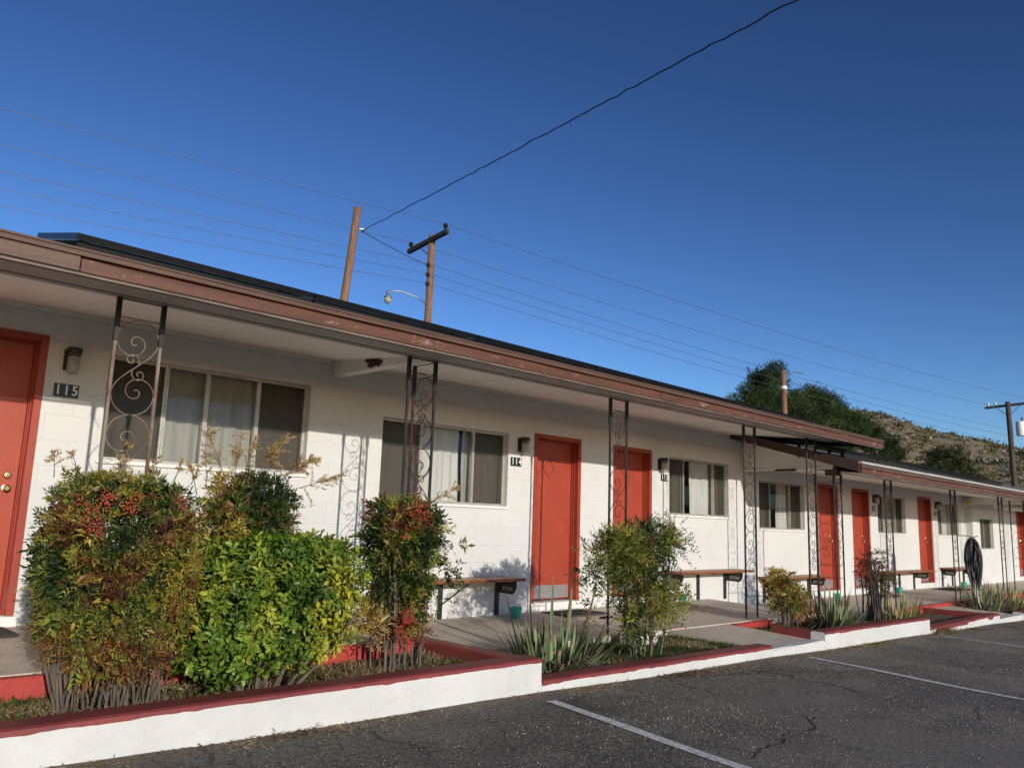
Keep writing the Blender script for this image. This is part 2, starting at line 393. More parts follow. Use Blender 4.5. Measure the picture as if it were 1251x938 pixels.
    def sphere(s, c, r_, n=6, m=4):
        V = [(c[0], c[1], c[2]-r_)]; F = []
        for i in range(1, m):
            ph = -PI/2+PI*i/m
            for k in range(n): V.append((c[0]+r_*math.cos(ph)*math.cos(2*PI*k/n), c[1]+r_*math.cos(ph)*math.sin(2*PI*k/n), c[2]+r_*math.sin(ph)))
        V.append((c[0], c[1], c[2]+r_)); L = len(V)-1
        for k in range(n): F.append((0, 1+(k+1) % n, 1+k)); F.append((L, L-n+k, L-n+(k+1) % n))
        for i in range(m-2):
            for k in range(n): F.append((1+i*n+k, 1+i*n+(k+1) % n, 1+(i+1)*n+(k+1) % n, 1+(i+1)*n+k))
        return s.add(V, F)

ORG = {}     # world origin of every object, so parts can be written in world coordinates
def mk(name, mb, mat, parent=None, org=None, smooth=False, cols=None, keep=False):
    me = bpy.data.meshes.new(name)
    if parent is not None: o0 = Vector(ORG[parent.name])
    else: o0 = Vector(org) if org else Vector((0, 0, 0))
    if isinstance(mb, MB): V = [(v[0]-o0.x, v[1]-o0.y, v[2]-o0.z) for v in mb.v]; F = mb.f
    else: V, F = mb; V = np.asarray(V)-np.array(o0); V = V.tolist()
    me.from_pydata(V, [], F); me.update()
    if smooth: me.shade_smooth()
    me.materials.append(mat)
    if cols is not None:
        ca = me.color_attributes.new('leafcol', 'FLOAT_COLOR', 'CORNER')
        nl = np.array([len(p) for p in F]); c4 = np.concatenate([np.asarray(cols), np.ones((len(cols), 1))], 1)
        ca.data.foreach_set('color', np.repeat(c4, nl, 0).astype(np.float32).ravel())
    o = bpy.data.objects.new(name, me); COL.objects.link(o)
    if parent is not None: o.parent = parent
    else: o.location = o0
    ORG[o.name] = tuple(o0); return o
def tag(o, label=None, cat=None, group=None, kind=None):
    if label: o['label'] = label
    if cat: o['category'] = cat
    if group: o['group'] = group
    if kind: o['kind'] = kind
    return o
def thing(name, loc, label, cat, group=None):
    o = bpy.data.objects.new(name, None); o.empty_display_size = .2; o.location = loc; COL.objects.link(o); ORG[o.name] = tuple(loc)
    return tag(o, label, cat, group)
def struct(name, mb, mat, smooth=False): return tag(mk(name, mb, mat, smooth=smooth), kind='structure')
def copy_child(o, par, off):
    c = o.copy(); COL.objects.link(c); c.parent = par; c.location = Vector(o.location)+Vector(off); ORG[c.name] = ORG[o.name]
    for ch in o.children:
        d = ch.copy(); COL.objects.link(d); d.parent = c; ORG[d.name] = ORG[ch.name]
    return c
def copy_thing(o, loc, label=None):
    c = o.copy(); COL.objects.link(c); c.location = loc; ORG[c.name] = tuple(loc)
    if label: c['label'] = label
    for ch in o.children:
        d = ch.copy(); COL.objects.link(d); d.parent = c
        for g in ch.children:
            e = g.copy(); COL.objects.link(e); e.parent = d
    return c
def text_mesh(txt, size, loc, parent, name, mat, depth=.004, ydir=-1, rotz=0, sx=1.0):
    cu = bpy.data.curves.new('t', 'FONT'); cu.body = txt; cu.size = size; cu.extrude = depth/2; cu.offset = size*.012
    cu.align_x = 'CENTER'; cu.align_y = 'CENTER'
    to = bpy.data.objects.new('t', cu); COL.objects.link(to); bpy.context.view_layer.update()
    me = bpy.data.meshes.new_from_object(to.evaluated_get(bpy.context.evaluated_depsgraph_get()))
    bpy.data.objects.remove(to); me.name = name
    me.transform(Matrix.Translation(Vector(loc)-Vector(ORG[parent.name])) @ Matrix.Rotation(rotz, 4, 'Z') @ Matrix.Rotation(PI/2, 4, 'X') @ Matrix.Diagonal((sx, 1, 1, 1)))
    me.materials.clear(); me.materials.append(mat)
    o = bpy.data.objects.new(name, me); COL.objects.link(o); o.parent = parent; ORG[o.name] = ORG[parent.name]; return o

WY = 7.3      # front wall plane
BY = 5.72     # post line
FY = 5.07     # fascia front
FL1, FL2, FL3 = -.914, -1.11, -1.256
def asz(x): return -1.17-.0168*x

# ------------------------------------------------------------------ ground
def grid(xs, ys, zf):
    V = [(x, y, zf(x, y)) for x in xs for y in ys]; n = len(ys)
    return V, [(i*n+j, (i+1)*n+j, (i+1)*n+j+1, i*n+j+1) for i in range(len(xs)-1) for j in range(n-1)]
def mbgrid(xs, ys, zf):
    V, F = grid(xs, ys, zf); return MB().add(V, F)
struct('parking_lot', mbgrid(np.linspace(-25, 60, 171), np.linspace(-22, 4.34, 100),
       lambda x, y: asz(x)+.012*math.sin(x*1.7+y*.9)*math.sin(y*1.3)+(.015*max(0, (y-3.9))*2 if y > 3.9 else 0)), M['asphalt'], True)
struct('ground', mbgrid(np.linspace(-1500, 2500, 9), np.linspace(-1500, 2500, 9), lambda x, y: -2.6), M['earth'])
def strip(p0, p1, w_, lift=.006):
    a = Vector(p0); b = Vector(p1); d = (b-a).normalized(); nn = Vector((d.y, -d.x))*w_/2; n = 40
    V = []; F = []
    for i in range(n+1):
        q = a.lerp(b, i/n)
        for s_ in (-1, 1):
            jit = .006*math.sin(i*2.3+s_); e = q+nn*s_*(1+jit*8)
            V.append((e.x, e.y, asz(e.x)+.012*math.sin(e.x*1.7+e.y*.9)*math.sin(e.y*1.3)+(.03*max(0, e.y-3.9))+lift))
    for i in range(n): F.append((2*i, 2*i+1, 2*i+3, 2*i+2))
    return MB().add(V, F)
for p0, p1 in (((4.40, 4.02), (3.3, -1.5)), ((8.46, 4.09), (6.9, -1.8)), ((12.5, 4.05), (11.2, -1.0)), ((16.6, 4.0), (15.4, -1.0)), ((20.7, 4.0), (19.5, -1.0))):
    struct('parking_line', strip(p0, p1, .085), M['marking'])

# hills behind
def sm(a, b, x): t = min(1, max(0, (x-a)/(b-a))); return t*t*(3-2*t)
from mathutils import noise as mn
def ridge(az):
    pts = [(20, .6), (45, .6), (55, 1.5), (60, 4.0), (64, 6.8), (66.5, 7.7), (68.3, 7.45), (69.5, 7.05), (71.5, 6.25), (73.8, 5.7), (76.8, 5.05), (80, 4.4), (90, 3.0), (110, 1.5), (130, .8)]
    for (a, b), (c, d) in zip(pts, pts[1:]):
        if a <= az <= c: return b+(d-b)*(az-a)/(c-a)
    return .6
HV = []; HF = []; NA, NR = 260, 70
def hillpt(az, rr_):
    t = (rr_-95)/(250-95)
    e = ridge(az); top = 250*math.tan(math.radians(e))+2.6
    x = rr_*math.sin(math.radians(az)); y = rr_*math.cos(math.radians(az))
    h = top*(sm(0, 1, t)**.8) if t <= 1 else top*(1-sm(1, 2.2, t))
    nz = mn.fractal(Vector((x, y, 0))*.03, 1, 2, 5)*2.2*min(1, max(0, t)*2)+mn.fractal(Vector((x, y, 3))*.16, 1, 2, 4)*.55*min(1, max(0, t)*3)
    if t > .85: nz *= .45
    return (x, y, -2.65+max(0, h)+nz*(1 if t > 0 else 0))
for i in range(NA+1):
    for j in range(NR+1):
        HV.append(hillpt(25+100*i/NA, 90+(440-90)*(j/NR)**1.25))
for i in range(NA):
    for j in range(NR): HF.append((i*(NR+1)+j, (i+1)*(NR+1)+j, (i+1)*(NR+1)+j+1, i*(NR+1)+j+1))
struct('hills', MB().add(HV, [q[::-1] for q in HF]), M['earth'], True)

# ------------------------------------------------------------------ leaf machinery
def leaves(P, D, N, L, Wd, cols, bend=.12, tipfrac=.45):
    """P base points, D unit directions, N unit normals, L lengths, Wd widths -> folded pointed leaves (two faces each)"""
    P, D, N = map(np.asarray, (P, D, N)); S_ = np.cross(D, N); S_ /= np.linalg.norm(S_, axis=1)[:, None]+1e-9
    L = np.asarray(L)[:, None]; Wd = np.asarray(Wd)[:, None]
    mid = P+D*L*tipfrac+N*Wd*.0
    a = mid+S_*Wd/2+N*Wd*.18; b = mid-S_*Wd/2+N*Wd*.18; tip = P+D*L-N*L*bend
    n = len(P); V = np.stack([P, a, tip, b], 1).reshape(-1, 3)
    i = np.arange(n)*4
    F = np.concatenate([np.stack([i, i+1, i+2], 1), np.stack([i, i+2, i+3], 1)], 0)
    C = np.concatenate([cols, cols], 0)
    return V, F.tolist(), C
def oval_leaves(P, D, N, L, Wd, cols):
    P, D, N = map(np.asarray, (P, D, N)); S_ = np.cross(D, N); S_ /= np.linalg.norm(S_, axis=1)[:, None]+1e-9
    L = np.asarray(L)[:, None]; Wd = np.asarray(Wd)[:, None]
    V = np.stack([P, P+D*L*.3+S_*Wd*.46+N*Wd*.12, P+D*L*.7+S_*Wd*.42+N*Wd*.12, P+D*L-N*L*.1, P+D*L*.7-S_*Wd*.42+N*Wd*.12, P+D*L*.3-S_*Wd*.46+N*Wd*.12], 1).reshape(-1, 3)
    i = np.arange(len(P))*6
    F = np.concatenate([np.stack([i, i+1, i+2, i+3], 1), np.stack([i, i+3, i+4, i+5], 1)], 0)
    return V, F.tolist(), np.concatenate([cols, cols], 0)
def unit(a): return a/(np.linalg.norm(a, axis=-1, keepdims=True)+1e-9)
def vnoise(P, s, seed=0): return np.array([mn.noise(Vector((p[0]*s+seed*7.3, p[1]*s-seed*3.1, p[2]*s+seed))) for p in P])
def pick(P, palette, s=4, seed=0, jit=.35):
    """palette = list of (weight, colour): patches of colour from a noise field"""
    k = vnoise(P, s, seed)*1.0+rng.normal(0, jit*.5, len(P)); order = np.argsort(np.argsort(k))/max(1, len(P))
    w_ = np.cumsum([p[0] for p in palette]); w_ = w_/w_[-1]
    ix = np.searchsorted(w_, order); C = np.array([p[1] for p in palette])[np.minimum(ix, len(palette)-1)]
    C = C*rng.uniform(.7, 1.3, (len(P), 1))
    return np.clip(C, .004, .9)
def in_box(n, c, h, p=4, shell=.55, lump=.14, seed=0):
    """points in a lumpy rounded box, most of them near its surface"""
    d = unit(rng.normal(size=(n, 3))); q = (np.abs(d)**p).sum(1)**(1/p); d = d/q[:, None]
    rr = 1-shell*rng.random(n)**1.6
    lumps = 1+lump*vnoise(d, 2.3, seed)*2
    return np.array(c)+d*np.array(h)*(rr*lumps)[:, None], unit(d/np.array(h))
def sprigs(P, Nn, n_leaf=9, length=.13, leaf=(.036, .012), up=.35, rnd=.7):
    """feathery compound leaves: leaflets in pairs along a short drooping stalk"""
    n = len(P); D = unit(Nn+np.array([0, 0, up])+rng.normal(0, rnd, (n, 3))); sc_ = rng.lognormal(0, .28, n)
    side = unit(np.cross(D, unit(rng.normal(size=(n, 3))))); nr = np.cross(side, D)
    A = []; B = []; C_ = []; LL = []; idx = []
    for k in range(n_leaf):
        t = (k//2+1)/(n_leaf//2+1); sg = 1 if k % 2 else -1
        if k == n_leaf-1: sg = 0; t = 1
        base = P+D*(length*t)[:, None] if hasattr(length, '__len__') else P+D*length*t
        base = base-np.array([0, 0, 1])*.25*length*t*t if not hasattr(length, '__len__') else base
        dr = unit(D*.8+side*sg*1.0+rng.normal(0, .22, (n, 3))-np.array([0, 0, .15]))
        nn = unit(nr+rng.normal(0, .45, (n, 3)))
        A.append(base); B.append(dr); C_.append(nn); LL.append(leaf[0]*rng.uniform(.6, 1.4, n)*(1.1-.3*t)*sc_); idx.append(np.arange(n))
    A, B, C_, LL, idx = map(np.concatenate, (A, B, C_, LL, idx))
    return A, B, C_, LL, LL*leaf[1]/leaf[0]*rng.uniform(.8, 1.2, len(LL)), idx, D
def canes(bases, tops, r0=.010, mb=None, bow=.05, n=5):
    mb = mb or MB()
    for b_, t_ in zip(bases, tops):
        b_ = Vector(b_); t_ = Vector(t_); off = Vector((random.uniform(-bow, bow), random.uniform(-bow, bow), 0)); pts = []
        for i in range(n+1): q = i/n; pts.append(b_.lerp(t_, q)+off*math.sin(PI*q)+Vector((random.gauss(0, .004), random.gauss(0, .004), 0)))
        rr = r0*random.uniform(.6, 1.4); mb.tube(pts, [rr*(1-.55*i/n) for i in range(n+1)], 5)
    return mb
GREEN = (.048, .085, .016); DKG = (.022, .042, .012); OLIVE = (.125, .140, .026); YG = (.22, .25, .035)
YEL = (.38, .29, .05); ORA = (.24, .115, .035); RUST = (.145, .05, .025); MAR = (.075, .026, .022); TAN = (.42, .31, .13)
NAND = [(.18, DKG), (.20, GREEN), (.24, OLIVE), (.15, YG), (.09, YEL), (.07, ORA), (.05, RUST), (.03, MAR)]

def nandina(name, label, base, blobs, bases, tops, palette, group, n_leaf=9, leaf=(.038, .0125), length=.12, cane_r=.010, berries=(), wisps=0, panicles=(), cane_mat='cane', crown_name='foliage'):
    t = thing(name, base, label, 'shrub', group)
    VV = []; FF = []; CC = []; off = 0
    for bi, (n, c, h, p, shell, lump, pal) in enumerate(blobs):
        P, Nn = in_box(n, c, h, p, shell, lump, bi+len(name))
        A, B, C_, LL, WW, idx, D = sprigs(P, Nn, n_leaf, length, leaf)
        cols = pick(P, pal or palette, 5, bi+1)[idx]*rng.uniform(.75, 1.25, (len(A), 1))
        V, F, C2 = leaves(A, B, C_, LL, WW, cols)
        VV.append(V); FF += [[q+off for q in f_] for f_ in F]; CC.append(C2); off += len(V)
    mk(crown_name, (np.concatenate(VV), FF), M['leaf'], t, cols=np.concatenate(CC))
    mk('cane', canes(bases, tops, cane_r), M[cane_mat], t)
    mb = MB()
    for (n, c, h, p, shell, lump, pal) in blobs[:2]:
        for _ in range(max(10, n//45)):
            P0, N0 = in_box(1, c, h, p, .5, lump); a = Vector(P0[0]); d = (Vector(N0[0])*.6+Vector((random.gauss(0, .3), random.gauss(0, .3), .7))).normalized(); l_ = random.uniform(.08, .2)
            mb.tube([a-d*.12, a, a+d*l_*.6+Vector((random.gauss(0, .01), 0, 0)), a+d*l_], [.0035, .0028, .0018, .0008], 4)
    mk('dead_twig', mb, M['cane'], t)
    if berries:
        for (bx, by, bz, n, rad) in berries:
            mb = MB()
            for _ in range(n):
                d = rng.normal(size=3)*rad*.62
                mb.sphere((bx+d[0], by+d[1]+.02, bz+d[2]*1.5-.01), .0048*random.uniform(.6, 1.2))
            mk('berry_cluster', mb, M['berry'], t, smooth=True)
    if wisps or panicles:
        mb = MB(); P = []; D = []
        for (px, py, pz, dx, dy, dz, ln, br) in panicles:
            root = Vector((px, py, pz)); dr = Vector((dx, dy, dz)).normalized()
            mb.tube([root, root+dr*ln], [.0035, .0015], 4)
            for k in range(br):
                q = random.uniform(.25, 1); s0 = root+dr*ln*q; d2 = (dr+Vector([random.gauss(0, .5) for _ in range(3)])).normalized(); l2 = ln*.42*random.uniform(.5, 1.1)*(1.25-q*.6)
                bend = Vector((0, 0, -.02)); mid = s0+d2*l2*.5; end = s0+d2*l2+bend
                mb.tube([s0, mid, end], [.0016, .0013, .0009], 3, cap=False)
                for z_ in range(6+int(ln*55)):
                    w2 = random.random(); e0 = s0.lerp(end, w2); d3 = (d2+Vector([random.gauss(0, .8) for _ in range(3)])).normalized()
                    P.append(tuple(e0)); D.append(tuple(d3))
        mk('stalk', mb, M['cane'], t)
        P = np.array(P); D = unit(np.array(D)); n = len(P)
        V, F, C2 = leaves(P, D, unit(rng.normal(size=(n, 3))), rng.uniform(.012, .032, n), np.full(n, .0058), pick(P, [(.4, TAN), (.4, (.52, .36, .12)), (.2, ORA)], 5, 3))
        mk('dry_panicle', (V, F), M['dry'], t, cols=C2)
    return t
def spread(n, c, rx, ry, z): return [(c[0]+rx*random.uniform(-1, 1), c[1]+ry*random.uniform(-1, 1), z) for _ in range(n)]
def spread_top(bs, c, rx, ry, z, k=1.6): return [(c[0]+(b[0]-c[0])*k+random.gauss(0, rx), c[1]+(b[1]-c[1])*k+random.gauss(0, ry), z+random.uniform(-.15, .15)) for b in bs]

# ------------------------------------------------------------------ planters, kerbs, walkway
def rough_bar(x0, x1, y0, y1, z0, z1, seg=.12, jit=.004, seed=0, z0b=None, z1b=None):
    """long hand-trowelled bar along x with soft uneven edges"""
    n = max(2, int((x1-x0)/seg)); V = []; F = []
    for i in range(n+1):
        t = i/n; x = x0+(x1-x0)*t; a = z0+((z0b if z0b is not None else z0)-z0)*t; b = z1+((z1b if z1b is not None else z1)-z1)*t
        jj = lambda k: jit*mn.noise(Vector((x*3.1, k*5.7+seed, seed*1.3)))*2; e = .018
        ring = [(y0+jj(1), a), (y0+jj(2), b-e), (y0+e*.35+jj(3), b-e*.3+jj(8)), (y0+e+jj(3), b+jj(4)), (y1-e+jj(5), b+jj(5)), (y1+jj(6), b-e), (y1, a)]
        V += [(x, p[0], p[1]) for p in ring]
    k = 7
    for i in range(n):
        for j in range(k): F.append((i*k+j, i*k+(j+1) % k, (i+1)*k+(j+1) % k, (i+1)*k+j))
    F += [tuple(range(k)), tuple(n*k+j for j in range(k))[::-1]]
    return MB().add(V, [q[::-1] for q in F])
def rough_bar_y(y0, y1, x0, x1, z0, z1, **kw):
    m = rough_bar(y0, y1, x0, x1, z0, z1, **kw); m.v = [(v[1], v[0], v[2]) for v in m.v]; m.f = [q[::-1] for q in m.f]; return m
def rim_front(x0, x1, yf, z, zt, seed=0, zb=None):
    """red paint lapping over the front edge with a wavy brushed lower line, as its own skin 3 mm proud"""
    n = int((x1-x0)/.03); V = []; F = []
    for i in range(n+1):
        x = x0+(x1-x0)*i/n; zz = z+((zb if zb is not None else z)-z)*i/n
        d = .014+.014*abs(mn.noise(Vector((x*2.3, seed, 1))))+.012*abs(mn.noise(Vector((x*9, seed, 4))))+(.03 if mn.noise(Vector((x*1.4, seed+9, 2))) > .42 else 0)
        V += [(x, yf-.003, zz-d), (x, yf-.003, zz-.016), (x, yf-.001, zz+.004), (x, yf+.016, zz+.013), (x, yf+zt, zz+.013)]
    for i in range(n):
        for j in range(4): F.append((i*5+j, (i+1)*5+j, (i+1)*5+j+1, i*5+j+1))
    return MB().add(V, F)
PF = 4.28; RW = .17
def planter(label, x0, x1, rim0, rim1=None, left=None, right=None, back=None, low=True, group='planters along the parking lot'):
    rim1 = rim1 if rim1 is not None else rim0
    t = thing('planter', ((x0+x1)/2, PF, rim0-.15), label, 'planter', group)
    mk('front_wall', rough_bar(x0, x1, PF, PF+RW, asz(x0)-.12, rim0, seed=x0, z0b=asz(x1)-.12, z1b=rim1, jit=.006), M['kerb_white'], t, smooth=False)
    mk('coping', rim_front(x0+.002, x1-.002, PF-.004, rim0, RW+.004, x0, rim1), M['kerb_red'], t)
    if right: mk('side_wall', rough_bar_y(PF+RW, right[1], x1-RW+.01, x1-.003, -1.5, rim1+.003, seed=2), M['kerb_red_old'], t)
    if left: mk('side_wall', rough_bar_y(PF+RW, left[1], x0+.003, x0+RW-.01, -1.5, rim0+.003, seed=3), M['kerb_red'], t)
    if back:
        for (bx0, bx1, by, bz) in back: mk('back_wall', rough_bar(bx0, bx1, by-.10, by, -1.5, bz, seed=5), M['kerb_red_bright'], t)
    return t
planter('tall white planter with worn dark red coping, nearest, holding the glossy green bush', .92, 4.57, -1.0, None, left=(1, 5.42), right=(1, 5.70),
        back=[(1.0, 3.98, 5.52, -.972), (3.99, 4.40, 5.70, -1.0)])
t = planter('low white kerb planter with red coping, in front of door 114 with the big agave', 4.575, 8.05, -1.16, -1.185)
planter('white planter stepped up past the walkway slab, between the slab and the low far planter', 9.28, 12.62, -1.13, -1.16, left=(1, 4.95), back=[(9.38, 10.25, 5.54, -1.166), (10.26, 12.6, 5.56, -1.24)])
planter('low planter with open red inner walls beside the tall planter end', 12.63, 15.95, -1.30, -1.28, right=(1, 5.5), back=[(14.7, 18.2, 5.56, -1.25)])
planter('farthest low kerb planter in the photo, holding the wide clump of agaves', 17.4, 26, -1.33, -1.33, back=[(18.3, 26, 5.56, -1.25)])
def kerb(x0, x1, z):
    return tag(mk('white_kerb', rough_bar(x0, x1, PF, PF+RW, asz(x0)-.12, z, z0b=asz(x1)-.12, seed=x0), M['kerb_white'], org=(x0, PF, z)), 'bare white kerb across the end of the %s walkway slab' % ('nearer' if x0 < 10 else 'farther'), 'kerb', 'bare white kerbs')
kerb(8.055, 9.275, -1.212); kerb(15.955, 17.395, -1.36)
tag(mk('white_kerb', rough_bar(-4, .915, PF, PF+RW, asz(0)-.12, -1.10, seed=3), M['kerb_white'], org=(-4, PF, -1.1)), 'white kerb continuing left of the nearest tall planter', 'kerb', 'bare white kerbs')
# walkway slabs
def slab(x0, x1, y0, y1, z00, z01, z10, z11, name='walkway'):
    """z at (x0,y0),(x0,y1),(x1,y0),(x1,y1); thick"""
    xs = np.linspace(x0, x1, max(2, int((x1-x0)/.3))); ys = np.linspace(y0, y1, 8)
    def zf(x, y):
        a = (x-x0)/(x1-x0); b = (y-y0)/(y1-y0); return (z00*(1-a)+z10*a)*(1-b)+(z01*(1-a)+z11*a)*b+.003*mn.noise(Vector((x*2, y*2, 0)))
    m = mbgrid(xs, ys, zf)
    # skirt
    per = [(x, y0) for x in xs]+[(x1, y) for y in ys[1:]]+[(x, y1) for x in xs[::-1][1:]]+[(x0, y) for y in ys[::-1][1:-1]]
    V = [(x, y, zf(x, y)) for x, y in per]+[(x, y, -1.7) for x, y in per]; n = len(per)
    m.add(V, [(i, (i+1) % n, n+(i+1) % n, n+i)[::-1] for i in range(n)])
    return struct(name, m, M['concrete'])
slab(-6, 4.0, 5.53, WY+.2, -.972, -.914, -.972, -.914)
slab(4.003, 7.60, 5.56, WY+.2, -1.150, FL2, -1.158, FL2)
slab(7.606, 11.70, 5.56, WY+.2, -1.158, FL2, -1.172, FL2)
slab(11.705, 12.75, 5.57, WY+.2, -1.175, FL2, -1.28, FL3)
slab(12.755, 16.4, 5.57, WY+.2, -1.285, FL3, -1.285, FL3)
slab(16.405, 40, 5.57, WY+.2, -1.285, FL3, -1.285, FL3)
slab(8.03, 9.30, PF+RW+.004, 5.555, -1.222, -1.172, -1.222, -1.172, 'path')
slab(15.96, 17.38, PF+RW+.004, 5.565, -1.37, -1.30, -1.37, -1.30, 'path')
def soilbed(x0, x1, y0, y1, z, z2=None):
    z2 = z if z2 is None else z2
    struct('soil', mbgrid(np.linspace(x0, x1, int((x1-x0)/.06)), np.linspace(y0, y1, 22), lambda x, y: z+(z2-z)*(x-x0)/(x1-x0)+.022*mn.fractal(Vector((x*4, y*4, 0)), 1, 2, 4)), M['soil'], True)
soilbed(.95, 4.5, PF+.1, 5.65, -1.115); soilbed(4.5, 8.05, PF+.1, 5.62, -1.215, -1.235)
soilbed(9.27, 12.6, PF+.1, 5.55, -1.245, -1.27); soilbed(12.55, 15.95, PF+.1, 5.6, -1.37); soilbed(17.3, 26, PF+.1, 5.6, -1.39)

def grassy(name, label, x0, x1, y0, y1, z, n, hmax, pal, seed):
    P = np.stack([rng.uniform(x0, x1, n), rng.uniform(y0, y1, n), np.full(n, z)], 1)
    k = vnoise(P, 2.5, seed); keep = k+rng.normal(0, .25, n) > -.25; P = P[keep]; n = len(P)
    D = unit(rng.normal(0, .75, (n, 3))*np.array([1, 1, .3])+np.array([0, 0, .8])); N_ = unit(np.cross(D, unit(rng.normal(size=(n, 3)))))
    V, F, C2 = leaves(P, D, N_, rng.uniform(.3, 1, n)*hmax, rng.uniform(.003, .007, n), pick(P, pal, 3, seed), .35, .35)
    tag(mk(name, (V, F), M['dry'], cols=C2), label, 'grass', None, 'stuff')
STRAW = (.34, .27, .15); DSTRAW = (.19, .14, .08)
grassy('dry_grass', 'straw coloured dry grass and weeds covering the soil of the nearest tall planter', 1.0, 4.45, 4.46, 5.5, -1.115, 15000, .075, [(.45, STRAW), (.25, DSTRAW), (.2, (.12, .12, .03)), (.1, (.05, .09, .02))], 1)
grassy('green_weeds', 'low green weeds covering the soil behind the low kerb before door 113', 5.3, 8.0, 4.46, 5.52, -1.222, 13000, .055, [(.2, STRAW), (.25, (.07, .085, .025)), (.35, (.05, .085, .02)), (.2, (.10, .12, .03))], 2)
grassy('green_weeds', 'dark green ground cover on the soil of the planter past the walkway slab', 9.4, 12.5, 4.5, 5.45, -1.25, 8000, .05, [(.2, STRAW), (.5, (.035, .06, .015)), (.3, (.07, .09, .03))], 3)
grassy('dry_litter', 'dry straw litter gathered on the asphalt along the foot of the kerb', 1.2, 13.5, 3.98, 4.27, -1.215, 1, .03, [(1, STRAW)], 4)
# litter along the kerb foot follows the asphalt
def litter():
    n = 9000; x = rng.uniform(1.0, 15, n); y = PF-.01-np.abs(rng.normal(0, .10, n)); k = vnoise(np.stack([x, y*0, y*0], 1), 1.1, 5)
    kp = k > rng.uniform(-.5, .35, n); x = x[kp]; y = y[kp]; n = len(x)
    P = np.stack([x, y, np.array([asz(a) for a in x])+.012], 1)
    D = unit(rng.normal(size=(n, 3))*np.array([1, 1, .22])); N_ = unit(np.array([0, 0, 1])+rng.normal(0, .4, (n, 3)))
    return leaves(P, D, N_, rng.uniform(.015, .06, n), rng.uniform(.003, .008, n), pick(P, [(.5, STRAW), (.3, DSTRAW), (.2, (.14, .09, .05))], 3, 2), .1)
for o in [o for o in list(COL.objects) if o.name.startswith('dry_litter')]: bpy.data.objects.remove(o)
V, F, C2 = litter(); tag(mk('dry_litter', (V, F), M['dry'], cols=C2), 'dry straw litter gathered on the asphalt along the foot of the kerb', 'litter', None, 'stuff')
def fallen(x0, x1, y0, y1, z, n, seed):
    P = np.stack([rng.uniform(x0, x1, n), rng.uniform(y0, y1, n), np.full(n, z)+rng.uniform(.0, .03, n)], 1)
    D = unit(rng.normal(size=(n, 3))*np.array([1, 1, .3])); N_ = unit(np.array([0, 0, 1])+rng.normal(0, .5, (n, 3)))
    return oval_leaves(P, D, N_, rng.uniform(.02, .045, n), rng.uniform(.012, .022, n), pick(P, [(.35, (.20, .13, .07)), (.3, (.12, .08, .045)), (.2, TAN), (.15, (.16, .17, .04))], 3, seed))
V, F, C2 = fallen(1.0, 4.4, 4.47, 5.4, -1.105, 1500, 8); tag(mk('fallen_leaves', (V, F), M['dry'], cols=C2), 'brown fallen leaves under the bushes of the nearest planter', 'leaves', None, 'stuff')
# gravel specks on the asphalt
def pebbles():
    mb = MB()
    for _ in range(260):
        x = random.uniform(1.5, 13); y = random.uniform(.5, 4.2); z = asz(x)+.012*math.sin(x*1.7+y*.9)*math.sin(y*1.3)
        mb.sphere((x, y, z+.002), random.uniform(.0015, .0045), 5, 3)
    return mb
tag(mk('pebbles', pebbles(), M['pebble']), 'small pale pebbles scattered on the dark asphalt', 'pebbles', None, 'stuff')

# loose aggregate standing proud of the worn asphalt
def aggregate():
    n = 80000; x = rng.uniform(.8, 15, n); y = 4.2-3.7*rng.random(n)**.9; k = vnoise(np.stack([x, y, y*0], 1), 1.3, 4); kp = k+rng.normal(0, .3, n) > -.28; x = x[kp]; y = y[kp]; n = len(x)
    z = asz(x)+.012*np.sin(x*1.7+y*.9)*np.sin(y*1.3)+np.where(y > 3.9, .03*(y-3.9), 0)
    r_ = rng.uniform(.002, .0062, n); a0 = rng.uniform(0, 2*PI, n); V = []
    for j in range(4): a = a0+j*PI/2+rng.uniform(-.3, .3, n); q = r_*rng.uniform(.7, 1.3, n); V.append(np.stack([x+q*np.cos(a), y+q*np.sin(a), z-.001], 1))
    V.append(np.stack([x+rng.normal(0, 1, n)*r_*.3, y+rng.normal(0, 1, n)*r_*.3, z+r_*rng.uniform(.6, 1.2, n)], 1))
    V = np.stack(V, 1).reshape(-1, 3); i = np.arange(n)*5
    F = np.concatenate([np.stack([i+j, i+(j+1) % 4, i+4], 1) for j in range(4)], 0); g = np.array([(.11, .10, .088), (.20, .18, .155), (.33, .30, .26), (.48, .44, .38)])[rng.choice(4, n, p=[.46, .33, .16, .05])]*rng.uniform(.8, 1.2, (n, 1))
    return V, F.tolist(), np.concatenate([g]*4, 0)
V, F, C2 = aggregate(); tag(mk('gravel', (V, F), M['stone'], cols=C2), 'loose grit and worn aggregate on the asphalt', 'gravel', None, 'stuff')

# ------------------------------------------------------------------ the motel
B1 = thing('motel_building', (4.5, WY, FL2), 'nearest white block motel wing with higher roof, rooms 115 to 113 with red doors', 'building', 'motel wings')
B2 = thing('motel_building', (18, WY, FL3), 'farther white motel wing with lower roof, beyond the step in the eaves', 'building', 'motel wings')

